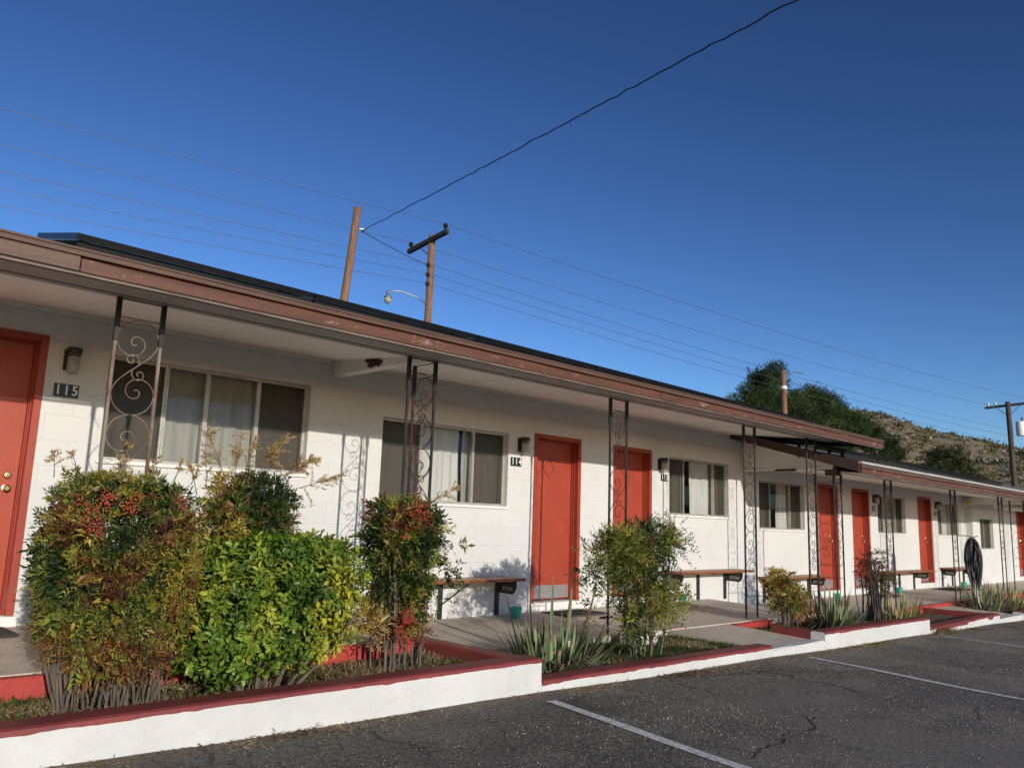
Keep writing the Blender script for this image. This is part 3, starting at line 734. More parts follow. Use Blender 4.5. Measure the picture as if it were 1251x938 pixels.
def wall_with_holes(parent, x0, x1, z0, z1, holes, y, depth=.2, mat='wall'):
    xs = sorted({x0, x1, *[h[0] for h in holes], *[h[1] for h in holes]}); zs = sorted({z0, z1, *[h[2] for h in holes], *[h[3] for h in holes]})
    xs = [x for x in xs if x0 <= x <= x1]; zs = [z for z in zs if z0 <= z <= z1]
    m = MB()
    for a, b in zip(xs, xs[1:]):
        for c, d in zip(zs, zs[1:]):
            mx, mz = (a+b)/2, (c+d)/2
            if any(h[0] < mx < h[1] and h[2] < mz < h[3] for h in holes): continue
            m.add([(a, y, c), (b, y, c), (b, y, d), (a, y, d)], [(0, 1, 2, 3)])
            m.add([(a, y+depth, c), (b, y+depth, c), (b, y+depth, d), (a, y+depth, d)], [(3, 2, 1, 0)])
    for (a, b, c, d) in holes:
        m.add([(a, y, c), (a, y+depth, c), (a, y+depth, d), (a, y, d)], [(0, 1, 2, 3)])
        m.add([(b, y, c), (b, y+depth, c), (b, y+depth, d), (b, y, d)], [(3, 2, 1, 0)])
        m.add([(a, y, c), (b, y, c), (b, y+depth, c), (a, y+depth, c)], [(0, 1, 2, 3)])
        m.add([(a, y, d), (b, y, d), (b, y+depth, d), (a, y+depth, d)], [(3, 2, 1, 0)])
    return mk('wall', m, M[mat], parent)

H1 = [(.87, 1.796, -.84, 1.38), (2.27, 4.23, .40, 1.307), (5.147, 7.08, .18, 1.097), (7.545, 8.475, -1.0, 1.155), (9.19, 10.12, -1.0, 1.145), (10.585, 12.33, .19, 1.09)]
H2 = [(13.36, 15.11, .02, .887), (15.69, 16.59, -1.14, .965), (17.29, 18.18, -1.14, .95), (18.65, 20.29, .02, .86), (21.10, 22.02, -1.14, .945), (22.47, 24.10, .02, .86)]
wall_with_holes(B1, -6, 12.95, -1.6, 1.62, H1, WY)
wall_with_holes(B2, 12.953, 24.64, -1.6, 1.60, H2, WY)
H3 = [(25.27, 26.47, -.32, .53), (28.9, 29.8, -1.14, .95)]
wall_with_holes(B2, 24.645, 42, -1.6, 1.30, H3, 7.12)
mk('wall', MB().add([(24.643, 7.12, -1.6), (24.643, WY, -1.6), (24.643, WY, 1.6), (24.643, 7.12, 1.6)], [(3, 2, 1, 0)]), M['wall'], B2)
# room shells so the interiors stay dark
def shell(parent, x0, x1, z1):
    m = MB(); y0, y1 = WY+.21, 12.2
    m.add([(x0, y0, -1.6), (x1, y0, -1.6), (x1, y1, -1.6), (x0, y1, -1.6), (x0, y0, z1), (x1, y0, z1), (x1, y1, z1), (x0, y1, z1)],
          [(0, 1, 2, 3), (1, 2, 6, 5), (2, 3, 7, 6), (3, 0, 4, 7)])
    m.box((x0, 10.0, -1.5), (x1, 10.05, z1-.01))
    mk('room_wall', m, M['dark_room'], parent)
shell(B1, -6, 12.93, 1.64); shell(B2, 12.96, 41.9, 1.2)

# roofs
def roof_profile(parent, x0, x1, prof, mat, name='roof'):
    return mk(name, MB().prism(prof, x0, x1, 'x'), mat, parent)
# block 1: roof deck (profile in y,z)
roof_profile(B1, -6.2, 13.28, [(5.11, 1.42), (5.11, 1.462), (12.6, 2.13), (12.6, 2.05), (7.32, 1.625), (5.63, 1.478)], M['roofing'])
# soffit, painted cream, from the beam back to the wall
mk('soffit', MB().add([(-6, BY+.002, 1.462), (12.8, BY+.002, 1.462), (12.8, WY-.002, 1.606), (-6, WY-.002, 1.606)], [(0, 3, 2, 1)]), M['soffit'], B1)
# soffit batten seams
for x in (1.02, 3.46, 5.9, 8.34, 10.8):
    sb = MB().add([(x, BY+.01, 1.4585), (x+.035, BY+.01, 1.4585), (x+.035, WY-.01, 1.600), (x, WY-.01, 1.600), (x, BY+.01, 1.464), (x+.035, BY+.01, 1.464), (x+.035, WY-.01, 1.607), (x, WY-.01, 1.607)],
           [(0, 3, 2, 1), (0, 1, 5, 4), (1, 2, 6, 5), (3, 0, 4, 7)])
    mk('soffit_batten', sb, M['soffit'], B1)
mk('wall_moulding', MB().box((-6, WY-.022, 1.575), (12.8, WY-.002, 1.602)), M['white_trim'], B1)
# overhang underside and post beam
mk('overhang_board', MB().add([(-6.2, 5.108, 1.385), (13.27, 5.108, 1.385), (13.27, 5.64, 1.425), (-6.2, 5.64, 1.425), (-6.2, 5.108, 1.45), (13.27, 5.108, 1.45), (13.27, 5.64, 1.48), (-6.2, 5.64, 1.48)],
   [(0, 3, 2, 1), (0, 1, 5, 4), (1, 2, 6, 5), (3, 0, 4, 7), (4, 5, 6, 7)]), M['taupe'], B1)
mk('beam', MB().box((-6.1, 5.642, 1.418), (12.82, BY, 1.475), .004), M['taupe'], B1)
mk('beam', MB().box((-6.1, BY+.0005, 1.43), (12.8, BY+.02, 1.475)), M['white_trim'], B1)
# cross beams
for x, patch in ((4.47, True), (-2.6, False)):
    o = mk('cross_beam', MB().box((x, BY+.02, 1.44), (x+.11, WY-.003, 1.60), .006), M['white_trim'], B1)
    if patch:
        m = MB(); poly = [(6.40, 1.50), (6.46, 1.452), (6.52, 1.468), (6.60, 1.452), (6.66, 1.47), (6.64, 1.50), (6.70, 1.53), (6.68, 1.56), (6.60, 1.575), (6.55, 1.56), (6.47, 1.57), (6.43, 1.545), (6.46, 1.52)]
        m.prism([(a, b) for a, b in poly], x-.012, x+.01, 'x'); m.tube([(x-.01, 6.42, 1.50), (x-.018, 6.58, 1.52), (x-.012, 6.68, 1.55)], [.006, .012, .006], 5)
        q = mk('rotten_patch', m, M['rot'], o); tag(q, 'dark brown rotted patch on the white cross beam')
# fascia boards
def fascia(parent, x0, x1, y0, y1, z0, z1, mat, name, seed, dz=0):
    return mk(name, rough_bar(x0, x1, y0, y1, z0, z1, .25, .003, seed, z0+dz, z1+dz), M[mat], parent)
o = fascia(B1, -6.2, 1.352, FY, FY+.038, 1.372, 1.466, 'fascia_faded', 'fascia_board', 1); tag(o, 'faded brown fascia board left of the joint')
o = fascia(B1, 1.362, 7.2, FY+.004, FY+.038, 1.370, 1.455, 'fascia', 'fascia_board', 2, -.006)
o = fascia(B1, 7.205, 13.30, FY, FY+.038, 1.366, 1.446, 'fascia', 'fascia_board', 3, -.006)
o = fascia(B1, -6.2, 13.30, FY-.016, FY+.036, 1.474, 1.516, 'fascia_top', 'drip_board', 4, -.034)
mk('fascia_board', MB().prism([(FY+.04, 1.37), (FY+.04, 1.455), (9.0, 1.80), (9.0, 1.69)], 13.284, 13.297, 'x'), M['fascia'], B1)
mk('fascia_trim', rough_bar(-6.2, 13.26, FY+.002, FY+.03, 1.3605, 1.3665, .1, .0012, 6, 1.352, 1.358), M['chipped'], B1)
mk('drip_edge', rough_bar(-6.2, 13.31, FY-.022, FY+.06, 1.517, 1.522, .3, .001, 8, 1.483, 1.488), M['fascia_top'], B1)
# small roof vents
for (x, y, z, s_) in ((8.45, 7.0, 2.02, .09), (12.9, 6.2, 1.66, .06)):
    m = MB(); m.lathe([(s_*.55, -.07), (s_*.55, .03), (s_, .04), (s_*.9, .09), (s_*.3, .13)], (x, y, z), 14); mk('roof_vent', m, M['white_metal'], B1, smooth=True)

# block 2 roof
def z2(y): return 1.085+.25*(y-FY) if y < 7.4 else 1.085+.25*(7.4-FY)+.09*(y-7.4)
roof_profile(B2, 12.42, 42.2, [(5.11, 1.0), (5.11, 1.078), (7.4, z2(7.4)-.01), (12.4, z2(12.4)), (12.4, 1.75), (7.40, 1.60), (7.29, 1.552)], M['roofing'])
mk('rake_board', MB().prism([(FY+.03, .925), (FY+.03, 1.085), (7.29, 1.665), (7.29, 1.535)], 12.375, 12.417, 'x'), M['dark_brown'], B2)
mk('rake_underside', MB().add([(12.418, FY+.04, .955), (12.77, FY+.04, .955), (12.77, 7.288, 1.54), (12.418, 7.288, 1.54)], [(0, 3, 2, 1)]), M['soffit'], B2)
mk('gable_panel', MB().prism([(5.66, 1.012), (5.66, 1.11), (7.288, 1.535), (7.288, 1.06)], 12.75, 12.80, 'x'), M['soffit'], B2)
mk('gable_trim', MB().box((12.715, 5.66, .998), (12.748, 7.288, 1.028)), M['white_trim'], B2)
mk('soffit', MB().add([(12.802, FY+.05, .925), (42, FY+.05, .925), (42, WY-.002, 1.11), (12.802, WY-.002, 1.11)], [(0, 3, 2, 1)]), M['soffit'], B2)
mk('beam', MB().box((12.80, 5.655, .955), (42, BY+.01, 1.02), .004), M['soffit'], B2)
o = fascia(B2, 12.42, 42.2, FY, FY+.04, .905, .985, 'fascia', 'fascia_board', 11, -.02)
o = fascia(B2, 12.40, 42.2, FY-.014, FY+.038, .989, 1.045, 'fascia_top', 'drip_board', 12, -.02)
mk('fascia_trim', rough_bar(13.0, 42.2, FY+.003, FY+.03, .893, .904, .4, .001, 3, .873, .884), M['chipped'], B2)
mk('drip_edge', rough_bar(12.38, 42.2, FY-.028, FY+.20, 1.047, 1.088, .4, .003, 13, 1.027, 1.068), M['roof_edge'], B2)
mk('beam_block', MB().box((12.74, 5.60, .90), (12.90, 5.80, 1.03), .01), M['dark_brown'], B2)
# soffit drop over the far rooms
mk('cross_beam', MB().box((24.60, 5.75, .90), (24.72, WY-.003, 1.06)), M['white_trim'], B2)
mk('beam', MB().box((24.73, 6.50, .78), (41.8, 6.60, .90)), M['white_trim'], B2)

# windows
def window(parent, x0, x1, z0, z1, divs, cur, y=WY, screens=(0,)):
    """divs: inner mullion positions; cur: list of (xa, xb, material, fold depth)"""
    fy = y+.07; w_ = .028
    sill = MB().box((x0-.02, y-.028, z0-.028), (x1+.02, fy-.002, z0+.004), .004)
    wn = mk('window', sill, M['white_trim'], parent)
    m = MB()
    m.box((x0+.001, fy, z0+.005), (x1-.001, fy+.045, z0+w_+.005)); m.box((x0+.001, fy, z1-w_), (x1-.001, fy+.045, z1-.001))
    m.box((x0+.001, fy, z0+w_+.006), (x0+w_, fy+.045, z1-w_-.001)); m.box((x1-w_, fy, z0+w_+.006), (x1-.001, fy+.045, z1-w_-.001))
    for i, d in enumerate(divs):
        m.box((d-.022, fy-.006, z0+w_+.006), (d-.003, fy+.04, z1-w_-.001)); m.box((d+.004, fy+.004, z0+w_+.006), (d+.022, fy+.044, z1-w_-.001))
    mk('frame', m, M['alu'], wn)
    edges = [x0+w_]+list(divs)+[x1-w_]
    g = MB()
    for i, (a, b) in enumerate(zip(edges, edges[1:])):
        yy = fy+.022+(.006 if i % 2 else 0); g.add([(a, yy, z0+w_), (b, yy, z0+w_), (b, yy, z1-w_), (a, yy, z1-w_)], [(0, 1, 2, 3)])
    mk('pane', g, M['glass'], wn)
    for i in screens:
        sc = MB(); a, b = edges[i], edges[i+1]; sc.add([(a+.004, fy+.008, z0+w_), (b-.004, fy+.008, z0+w_), (b-.004, fy+.008, z1-w_), (a+.004, fy+.008, z1-w_)], [(0, 1, 2, 3)]); mk('insect_screen', sc, M['screen'], wn)
    for (a, b, mt, dp) in cur:
        n = max(8, int((b-a)/.012)); V = []; F = []; ph = random.uniform(0, 6)
        for i in range(n+1):
            x = a+(b-a)*i/n
            w1 = math.sin(x*38+ph+1.5*math.sin(x*7+ph))*dp+math.sin(x*13+ph*2)*dp*.7
            for k in range(7):
                q = k/6; V.append((x+.006*math.sin(q*5+x*9), fy+.10+w1*(1-.35*q)+.004*math.sin(q*9+x*20), z0-.04+(z1-z0+.08)*q))
        for i in range(n):
            for k in range(6): F.append((i*7+k, (i+1)*7+k, (i+1)*7+k+1, i*7+k+1))
        mk('curtain', MB().add(V, F), M[mt], wn, smooth=True)
    return wn
cg, cw, ct = 'curtain_grey', 'curtain_white', 'curtain_tan'
window(B1, *H1[1][:2], *H1[1][2:], [2.80, 3.185, 3.70], [(2.2, 4.3, cg, .014)], screens=(0, 3))
window(B1, *H1[2][:2], *H1[2][2:], [5.74, 6.55], [(5.1, 5.75, cg, .008), (5.76, 6.40, cw, .018), (6.44, 7.12, cg, .020)], screens=(0, 2))
window(B1, *H1[5][:2], *H1[5][2:], [11.08, 11.97], [(10.5, 11.14, cg, .018), (11.36, 11.92, cw, .03), (11.93, 12.4, cg, .02)], screens=(0, 2))
window(B2, *H2[0][:2], *H2[0][2:], [13.88, 14.66], [(13.3, 13.90, ct, .012), (14.36, 14.62, cw, .03), (14.63, 15.2, ct, .012)], screens=(0, 2))
window(B2, *H2[3][:2], *H2[3][2:], [19.10, 19.86], [(18.6, 19.1, ct, .012), (19.12, 19.8, cg, .02), (19.86, 20.4, ct, .012)], screens=(0, 2))
window(B2, *H2[5][:2], *H2[5][2:], [22.95, 23.6], [(22.4, 22.95, ct, .012), (22.96, 24.2, cw, .02)], screens=(0, 2))
window(B2, *H3[0][:2], *H3[0][2:], [25.85], [(25.85, 26.6, ct, .012)], y=7.12, screens=(1,))

# doors
def door(parent, x0, x1, z0, z1, diamond=False, y=WY, knob=True, threshold=None):
    d0 = .06; sy = y+.115
    slab_ = MB().box((x0+d0+.012, sy, z0+.02), (x1-d0-.012, sy+.04, z1-d0-.01), .003)
    dr = mk('door', slab_, M['door'], parent)
    m = MB()
    for (a, b, c, d, yy) in ((x0+.001, x0+d0, z0, z1-.001, y-.012), (x1-d0, x1-.001, z0, z1-.001, y-.012), (x0+d0+.001, x1-d0-.001, z1-d0, z1-.001, y-.012)):
        m.box((a, yy, c), (b, y+.05, d), .003)
    for (a, b, c, d) in ((x0+.002, x0+d0+.006, z0, z1-.002), (x1-d0-.006, x1-.002, z0, z1-.002), (x0+d0+.007, x1-d0-.007, z1-d0-.006, z1-.002)):
        m.box((a, y+.052, c), (b, y+.085, d), .002)
    for (a, b, c, d) in ((x0+.002, x0+d0+.011, z0, z1-.002), (x1-d0-.011, x1-.002, z0, z1-.002), (x0+d0+.012, x1-d0-.012, z1-d0-.009, z1-.002)):
        m.box((a, y+.087, c), (b, y+.165, d), .002)
    mk('frame', m, M['door_frame'], dr)
    mk('kick_plate', MB().box((x0+d0+.03, sy-.006, z0+.035), (x1-d0-.03, sy-.001, z0+.20), .001), M['kick'], dr)
    if knob:
        kx = x1-d0-.085
        for z_, r_, dp in ((z0+.97, .030, .05), (z0+1.075, .030, .018)):
            prof = [(r_, 0), (r_, .008), (r_*.45, .012), (r_*.45, dp*.5), (r_*.85, dp*.7), (r_*.9, dp), (r_*.5, dp+.008)] if dp > .03 else [(r_, 0), (r_, .010), (r_*.75, .018), (r_*.4, .019)]
            m = MB(); q = MB().lathe(prof, (0, 0, 0), 18); m.add([(kx+v[0], sy-v[2], z_+v[1]) for v in q.v], [g_[::-1] for g_ in q.f]); mk('handle' if dp > .03 else 'deadbolt', m, M['brass'], dr, smooth=False)
    cx_ = (x0+x1)/2-.05
    if diamond:
        m = MB()
        for s1 in (1, .82):
            pts = [(cx_, z1-.30), (cx_+.115*s1, z1-.44), (cx_, z1-.58), (cx_-.115*s1, z1-.44)]
            pts = [(cx_+(a-cx_)*s1, z1-.44+(b-z1+.44)*s1) for a, b in [(cx_, z1-.30), (cx_+.115, z1-.44), (cx_, z1-.58), (cx_-.115, z1-.44)]]
            for a, b in zip(pts, pts[1:]+pts[:1]): m.tube([(a[0], sy-.003, a[1]), (b[0], sy-.003, b[1])], .006, 4)
        mk('diamond_trim', m, M['door_trim'], dr)
    if threshold is not None:
        mk('threshold', MB().box((x0-.02, y-.05, threshold-.01), (x1+.02, y+.16, z0-.002), .005), M['white_trim'], dr)
    return dr
door(B1, *H1[0], diamond=True, threshold=FL1+.001)
door(B1, *H1[3], diamond=True, threshold=FL2+.02, knob=False)
door(B1, *H1[4], threshold=FL2+.02, knob=False)
door(B2, *H2[1]); door(B2, *H2[2]); door(B2, *H2[4]); door(B2, *H3[1], y=7.12)

# wrought iron porch posts
def unit_curves(w_, h):
    R = w_/2; out = []
    def spiral(c, r0, r1, a0, turns, n=22): return [(c[0]+(r0+(r1-r0)*i/n)*math.cos(a0+turns*2*PI*i/n), c[1]+(r0+(r1-r0)*i/n)*math.sin(a0+turns*2*PI*i/n)) for i in range(n+1)]
    # upper half: scroll eye -> left -> over the top -> right -> diagonal ; lower half by point symmetry
    eye = spiral((w_*.42, h-R*1.28), w_*.045, w_*.15, PI*.3, 1.1)[:]
    lower_l = [(w_*.30, h-R*1.62), (w_*.10, h-R*1.45)]
    arc = [(R-R*math.cos(a), h-R+R*math.sin(a)) for a in np.linspace(-.15, PI, 16)]
    diag = []
    p0 = Vector((w_, h-R)); p3 = Vector((0, R)); p1 = Vector((w_, h*.58)); p2 = Vector((0, h*.42))
    for i in range(1, 12):
        t = i/12; q = p0*(1-t)**3+p1*3*t*(1-t)**2+p2*3*t*t*(1-t)+p3*t**3; diag.append((q.x, q.y))
    arc2 = [(w_-a, h-b) for a, b in arc[::-1]]; ll2 = [(w_-a, h-b) for a, b in lower_l[::-1]]; eye2 = [(w_-a, h-b) for a, b in eye[::-1]]
    out.append(arc+diag+arc2)
    def clothoid(p, hd, r0, r1, turns, sgn=1, n=34, pw=1.3):
        # curls inward: radius shrinks from r0 to r1 over the given turns
        pts = [p]; x, y = p
        for i in range(n):
            t = (i+.5)/n; rad = r0*(r1/r0)**(t**pw); da = turns*2*PI/n; hd += sgn*da; x += rad*da*math.cos(hd-sgn*da/2); y += rad*da*math.sin(hd-sgn*da/2); pts.append((x, y))
        return pts
    hk = clothoid((0, h-R), -PI/2, R*.84, w_*.05, 1.42)
    out.append(hk); out.append([(w_-a, h-b) for a, b in hk])
    sp = clothoid((w_*.44, h*.465), -PI*.62, w_*.175, w_*.035, 1.3, pw=1.4)
    out.append(sp); out.append([(w_-a, h-b) for a, b in sp])
    return out
def iron_panel(org, ax, w_, ztop, zfloor, mb_post, mb_scroll, rad=.0038, posts=(True, True), flip=False):
    o = Vector(org); ax = Vector(ax)
    def P(a, z): q = o+ax*a; return (q.x, q.y, z)
    if True:
        ph = .0105
        for k, on in enumerate(posts):
            if on: q = o+ax*(w_*k); mb_post.box((q.x-ph, q.y-ph, zfloor-.01), (q.x+ph, q.y+ph, ztop), .002)
    iw = w_-.022; off = .011; uh = .652
    for z_ in (ztop-.006, ztop-.13): mb_scroll.tube([P(off, z_), P(off+iw, z_)], .005, 4)
    z_ = ztop-.138
    while z_-uh > zfloor+.28:
        for cv in unit_curves(iw, uh):
            pts = [P(off+(iw-a if flip else a), z_-uh+b) for a, b in cv]; mb_scroll.tube(pts, rad, 4, cap=False)
        z_ -= uh
    mb_scroll.tube([P(off, z_-.01), P(off+iw, z_-.01)], .005, 4)
    if z_-.22 > zfloor+.1: mb_scroll.tube([P(off, z_-.20), P(off+iw, z_-.20)], .005, 4)
def sleeve(m, x, y, ztop, ln=.30):
    m.append(MB().box((x-.016, y-.016, ztop-ln), (x+.016, y+.016, ztop+.002), .002))
def post(parent, x, ztop, zfloor, w_=.30, corner=0, mat='iron_rust', lab=None, scroll='iron_rust', sl=.30):
    mp, ms, msl = MB(), MB(), []; y = BY-.03
    iron_panel((x, y, 0), (1, 0, 0), w_, ztop, zfloor, mp, ms)
    sleeve(msl, x, y, ztop, sl); sleeve(msl, x+w_, y, ztop, sl)
    if corner == 1:
        iron_panel((x+w_, y, 0), (0, 1, 0), .31, ztop, zfloor, mp, ms, posts=(False, True)); sleeve(msl, x+w_, y+.31, ztop, sl)
    if corner == 2:
        iron_panel((x, y, 0), (0, 1, 0), .31, ztop, zfloor, mp, ms, posts=(False, True)); sleeve(msl, x, y+.31, ztop, sl)
    po = mk('porch_post', mp, M[mat], parent); mk('scrollwork', ms, M[scroll], po); [mk('post_sleeve', q_, M['iron'], po) for q_ in msl]
    if lab: po['label'] = lab
    return po
T1, T2 = 1.417, .954
post(B1, 1.79, T1, -.985, mat='iron_sunlit', lab='tan sunlit-coloured iron porch post before the window of room 115', scroll='iron_sunlit')
post(B1, 4.255, T1, -1.16, corner=1, lab='rusty three-legged corner porch post before the window of room 114')
pa = post(B1, 7.10, T1, -1.17, mat='iron', scroll='iron'); pa['label'] = 'black porch post between the two middle red doors'
post(B1, 10.02, T1, -1.18, w_=.295)
post(B1, 11.89, T1, -1.29, w_=.30)
post(B2, 12.82, T2-.02, -1.29, w_=.27, corner=2)
pb = post(B2, 14.89, T2, -1.29, w_=.29)
for x in (18.34, 21.68): copy_child(pb, B2, (x-14.89, 0, 0))
post(B2, 23.84, T2, -1.29, corner=2)
copy_child(pb, B2, (27.3-14.89, 0, 0)); copy_child(pb, B2, (-1.1-14.89+0, 0, 0)).location.z = .0
for o in list(B2.children):
    if o.name.startswith('porch_post') and abs(o.location.x+15.99) < .01:
        for c in list(o.children): bpy.data.objects.remove(c)
        bpy.data.objects.remove(o)

# solar panels resting on the roofs
def solar(x0, x1, y0, zb, label, group, rot=.235, fall=.007):
    t = thing('solar_panel', (x0, y0, zb), label, 'solar panel', group); d = 1.0; m = MB(); dz = d*math.sin(rot); dy = d*math.cos(rot); th = .042
    def bar(xa, xb, a, b, e=0): return [(xx, y0+dy*q, zb+dz*q+h) for h in (0, th) for xx in (xa, xb) for q in (a, b)]
    def slabq(xa, xb, a, b, z0_, z1_):
        V = []
        for h in (z0_, z1_):
            for (xx, q) in ((xa, a), (xb, a), (xb, b), (xa, b)): V.append((xx, y0+dy*q-h*math.sin(rot), zb+dz*q+h*math.cos(rot)-fall*(xx-x0)))
        return V, [(0, 3, 2, 1), (4, 5, 6, 7), (0, 1, 5, 4), (1, 2, 6, 5), (2, 3, 7, 6), (3, 0, 4, 7)]
    for a in ((x0, x1, 0, .03), (x0, x1, .97, 1), (x0, x0+.03, .031, .969), (x1-.03, x1, .031, .969)): m.add(*slabq(*a, 0, th))
    mk('frame', m, M['panel_frame'], t)
    mk('back_sheet', MB().add(*slabq(x0+.031, x1-.031, .031, .969, .002, .010)), M['back'], t)
    mk('gap_shade', MB().add([(x0+.01, y0+.03, zb-.13), (x1+.006, y0+.03, zb-.13-fall*1.65), (x1+.006, y0+.03, zb-.002-fall*1.65), (x0+.01, y0+.03, zb-.002), (x0+.01, y0+.045, zb-.13), (x1+.006, y0+.045, zb-.13-fall*1.65), (x1+.006, y0+.045, zb-.002-fall*1.65), (x0+.01, y0+.045, zb-.002)], [(0, 1, 2, 3), (7, 6, 5, 4), (0, 3, 7, 4), (1, 5, 6, 2), (3, 2, 6, 7), (0, 4, 5, 1)]), M['back'], t)  # added black strip standing in for the shaded gap under the panel
    mk('cells', MB().add(*slabq(x0+.031, x1-.031, .031, .969, .012, th-.004)), M['panel_cell'], t)
    for xx in (x0+.25, x1-.25):
        mk('mounting_foot', MB().box((xx-.02, y0+.05, zb-.085), (xx+.02, y0+.09, zb+.002)), M['panel_frame'], t); mk('mounting_foot', MB().box((xx-.02, y0+dy*.9, zb-.03), (xx+.02, y0+dy*.9+.04, zb+dz*.9-.012)), M['panel_frame'], t)
ordn = ['first', 'second', 'third', 'fourth', 'fifth', 'sixth', 'seventh', 'eighth']
for i in range(6):
    x0 = 1.37+i*1.655; solar(x0, x0+1.64, 5.26, 1.612-.007*1.655*i, 'black solar panel, %s from the left on the near roof' % ordn[i], 'solar panels on the near roof')
for i in range(5):
    x0 = 12.50+i*1.655; solar(x0, x0+1.64, 5.33, 1.238-.005*1.655*i, 'black solar panel, %s from the left on the lower far roof' % ordn[i], 'solar panels on the far roof', fall=.005)

# ------------------------------------------------------------------ wall lamps and numbers
def wall_lamp(x, z, label, y=WY, s_=1.0):
    t = thing('wall_lamp', (x, y, z), label, 'wall lamp', 'porch wall lamps')
    m = MB(); m.box((x-.055*s_, y-.018, z-.10*s_), (x+.055*s_, y-.001, z+.075*s_), .004)
    q = MB().lathe([(.058, .0), (.060, .03), (.056, .045), (.03, .05)], (x, y-.085, z+.035), 18); m.add(q.v, q.f); m.box((x-.03, y-.085, z+.045), (x+.03, y-.017, z+.078), .004)
    mk('bracket', m, M['lamp_black'], t)
    mk('glass_jar', MB().lathe([(.030, -.13), (.044, -.115), (.046, -.06), (.045, .03)], (x, y-.085, z), 18), M['lampglass'], t, smooth=True)
    mk('glass_rib', MB().lathe([(.0485, -.012), (.0485, .0)], (x, y-.085, z+.02), 18), M['lamp_black'], t)
wall_lamp(1.97, 1.215, 'dark bracket lamp with clouded glass jar above number plate 115')
wall_lamp(7.29, .985, 'dark bracket lamp with clouded glass jar above number plate 114')
wall_lamp(10.33, .96, 'dark bracket lamp with clouded glass jar above number plate 113')
wall_lamp(18.43, .78, 'dark bracket lamp on the far wing above number plate 111')
wall_lamp(22.35, .78, 'dark bracket lamp on the far wing above number plate 110')
def number_plate(x, z, txt, y=WY, s_=1.0):
    t = thing('number_plate', (x, y, z), 'black number plate reading %s on the white wall' % txt, 'room number', 'room number plates')
    w_ = .19*s_; m = MB()
    for i in range(3): m.box((x-w_/2+i*w_/3+.001, y-.010, z-.055*s_), (x-w_/2+(i+1)*w_/3-.001, y-.001, z+.055*s_), .001)
    mk('tile', m, M['plate'], t)
    for i, c in enumerate(txt): text_mesh(c, .115*s_, (x-w_/3+i*w_/3, y-.013, z), t, 'digit', M['digit'], .004, sx=.85)
number_plate(1.965, .945, '115'); number_plate(7.215, .752, '114'); number_plate(10.445, .748, '113', s_=.95)
number_plate(18.43, .556, '111'); number_plate(22.32, .567, '110')
# little yellow lamp and the gable lamp
t = thing('bulkhead_lamp', (24.56, 7.2, .92), 'small yellow lamp high on the far corner of the motel wall', 'lamp')
mk('base', MB().box((24.50, 7.22, .84), (24.63, 7.298, 1.0), .01), M['white_metal'], t)
mk('globe', MB().sphere((24.56, 7.17, .91), .07, 14, 8), simple('yellow_lamp_glass', (.75, .60, .12), .3, .1, 5, 0), t, smooth=True)
t = thing('tube_lamp', (12.70, 6.45, 1.0), 'dark slim lamp fixed under the white gable between the two wings', 'lamp')
mk('housing', MB().box((12.665, 6.26, .985), (12.713, 6.62, 1.015), .006), M['lamp_black'], t)
mk('diffuser', MB().box((12.668, 6.31, .970), (12.71, 6.57, .984), .004), M['lampglass'], t)

# ------------------------------------------------------------------ benches
def bench(x0, x1, zs, zf, label, legs=None, text='STON', zf2=None):
    t = thing('wall_bench', ((x0+x1)/2, WY, zf), label, 'bench', 'wall benches'); y1 = WY-.004; y0 = WY-.40
    mk('seat_plank', MB().box((x0, y0, zs-.036), (x1, y0+.195, zs), .005), M['bench_wood'], t); mk('seat_plank', MB().box((x0+.004, y0+.201, zs-.035), (x1-.006, y1-.01, zs-.001), .005), M['bench_wood'], t)
    legs = legs or (x0+.45, x1-.12)
    for i, lx in enumerate(legs):
        zff = zf if (zf2 is None or i == 0) else zf2
        m = MB(); m.box((lx-.028, y1-.028, zff), (lx+.028, y1-.001, zs-.037), .003); m.box((lx-.02, y0+.06, zs-.052), (lx+.02, y1-.03, zs-.0372), .002)
        o = mk('leg', m, M['bench_iron'], t)
        mk('bolt', MB().sphere((lx, y1-.031, zs-.13), .009), M['steel'], o); mk('bolt', MB().sphere((lx, y1-.031, zs-.25), .009), M['steel'], o)
    for lx, plate in ((legs[0], len(legs) == 3), (legs[-1], True)):
        if not plate: continue
        # cast end plate with a rounded outer corner
        pl = [(y1-.03, zs-.053), (y0+.05, zs-.053), (y0+.052, zs-.10), (y0+.075, zs-.16), (y0+.12, zs-.195), (y1-.03, zs-.185)]
        o = mk('end_plate', MB().prism(pl, lx-.006, lx+.006, 'x'), M['bench_iron'], t)
        text_mesh(text, .066, (lx-.009, (y0+y1)/2-.0, zs-.135), t, 'plate_letters', M['alu'], .003, rotz=-PI/2, sx=1.0)
    m = MB(); b0 = (legs[0]+.02, y1-.02, zs-.30); m.tube([b0, (legs[0]+.40, y1-.10, zs-.045), (legs[0]+.55, y1-.10, zs-.043)], .007, 6)
    mk('brace', m, M['bench_iron'], t)
    return t
bench(5.2, 7.06, -.655, FL2, 'varnished plank bench under the window of room 114, left of the door', (6.09-.03, 6.95))
bench(10.30, 12.45, -.65, FL2, 'varnished plank bench under the window of room 113, with a teal cup at its left', (10.44, 11.35, 12.15), zf2=-1.13)
bench(13.25, 15.35, -.80, FL3, 'varnished plank bench right of the step in the floor, behind the small yellow shrub', (13.45, 14.30, 15.15))
bench(2.0, 4.2, -.46, FL1, 'plank bench under the window of room 115, mostly hidden behind bushes', (2.3, 4.0))
bench(18.45, 20.9, -.80, FL3, 'plank bench under the second window of the far wing, behind the dead-stemmed shrub', (18.62, 19.7, 20.6))
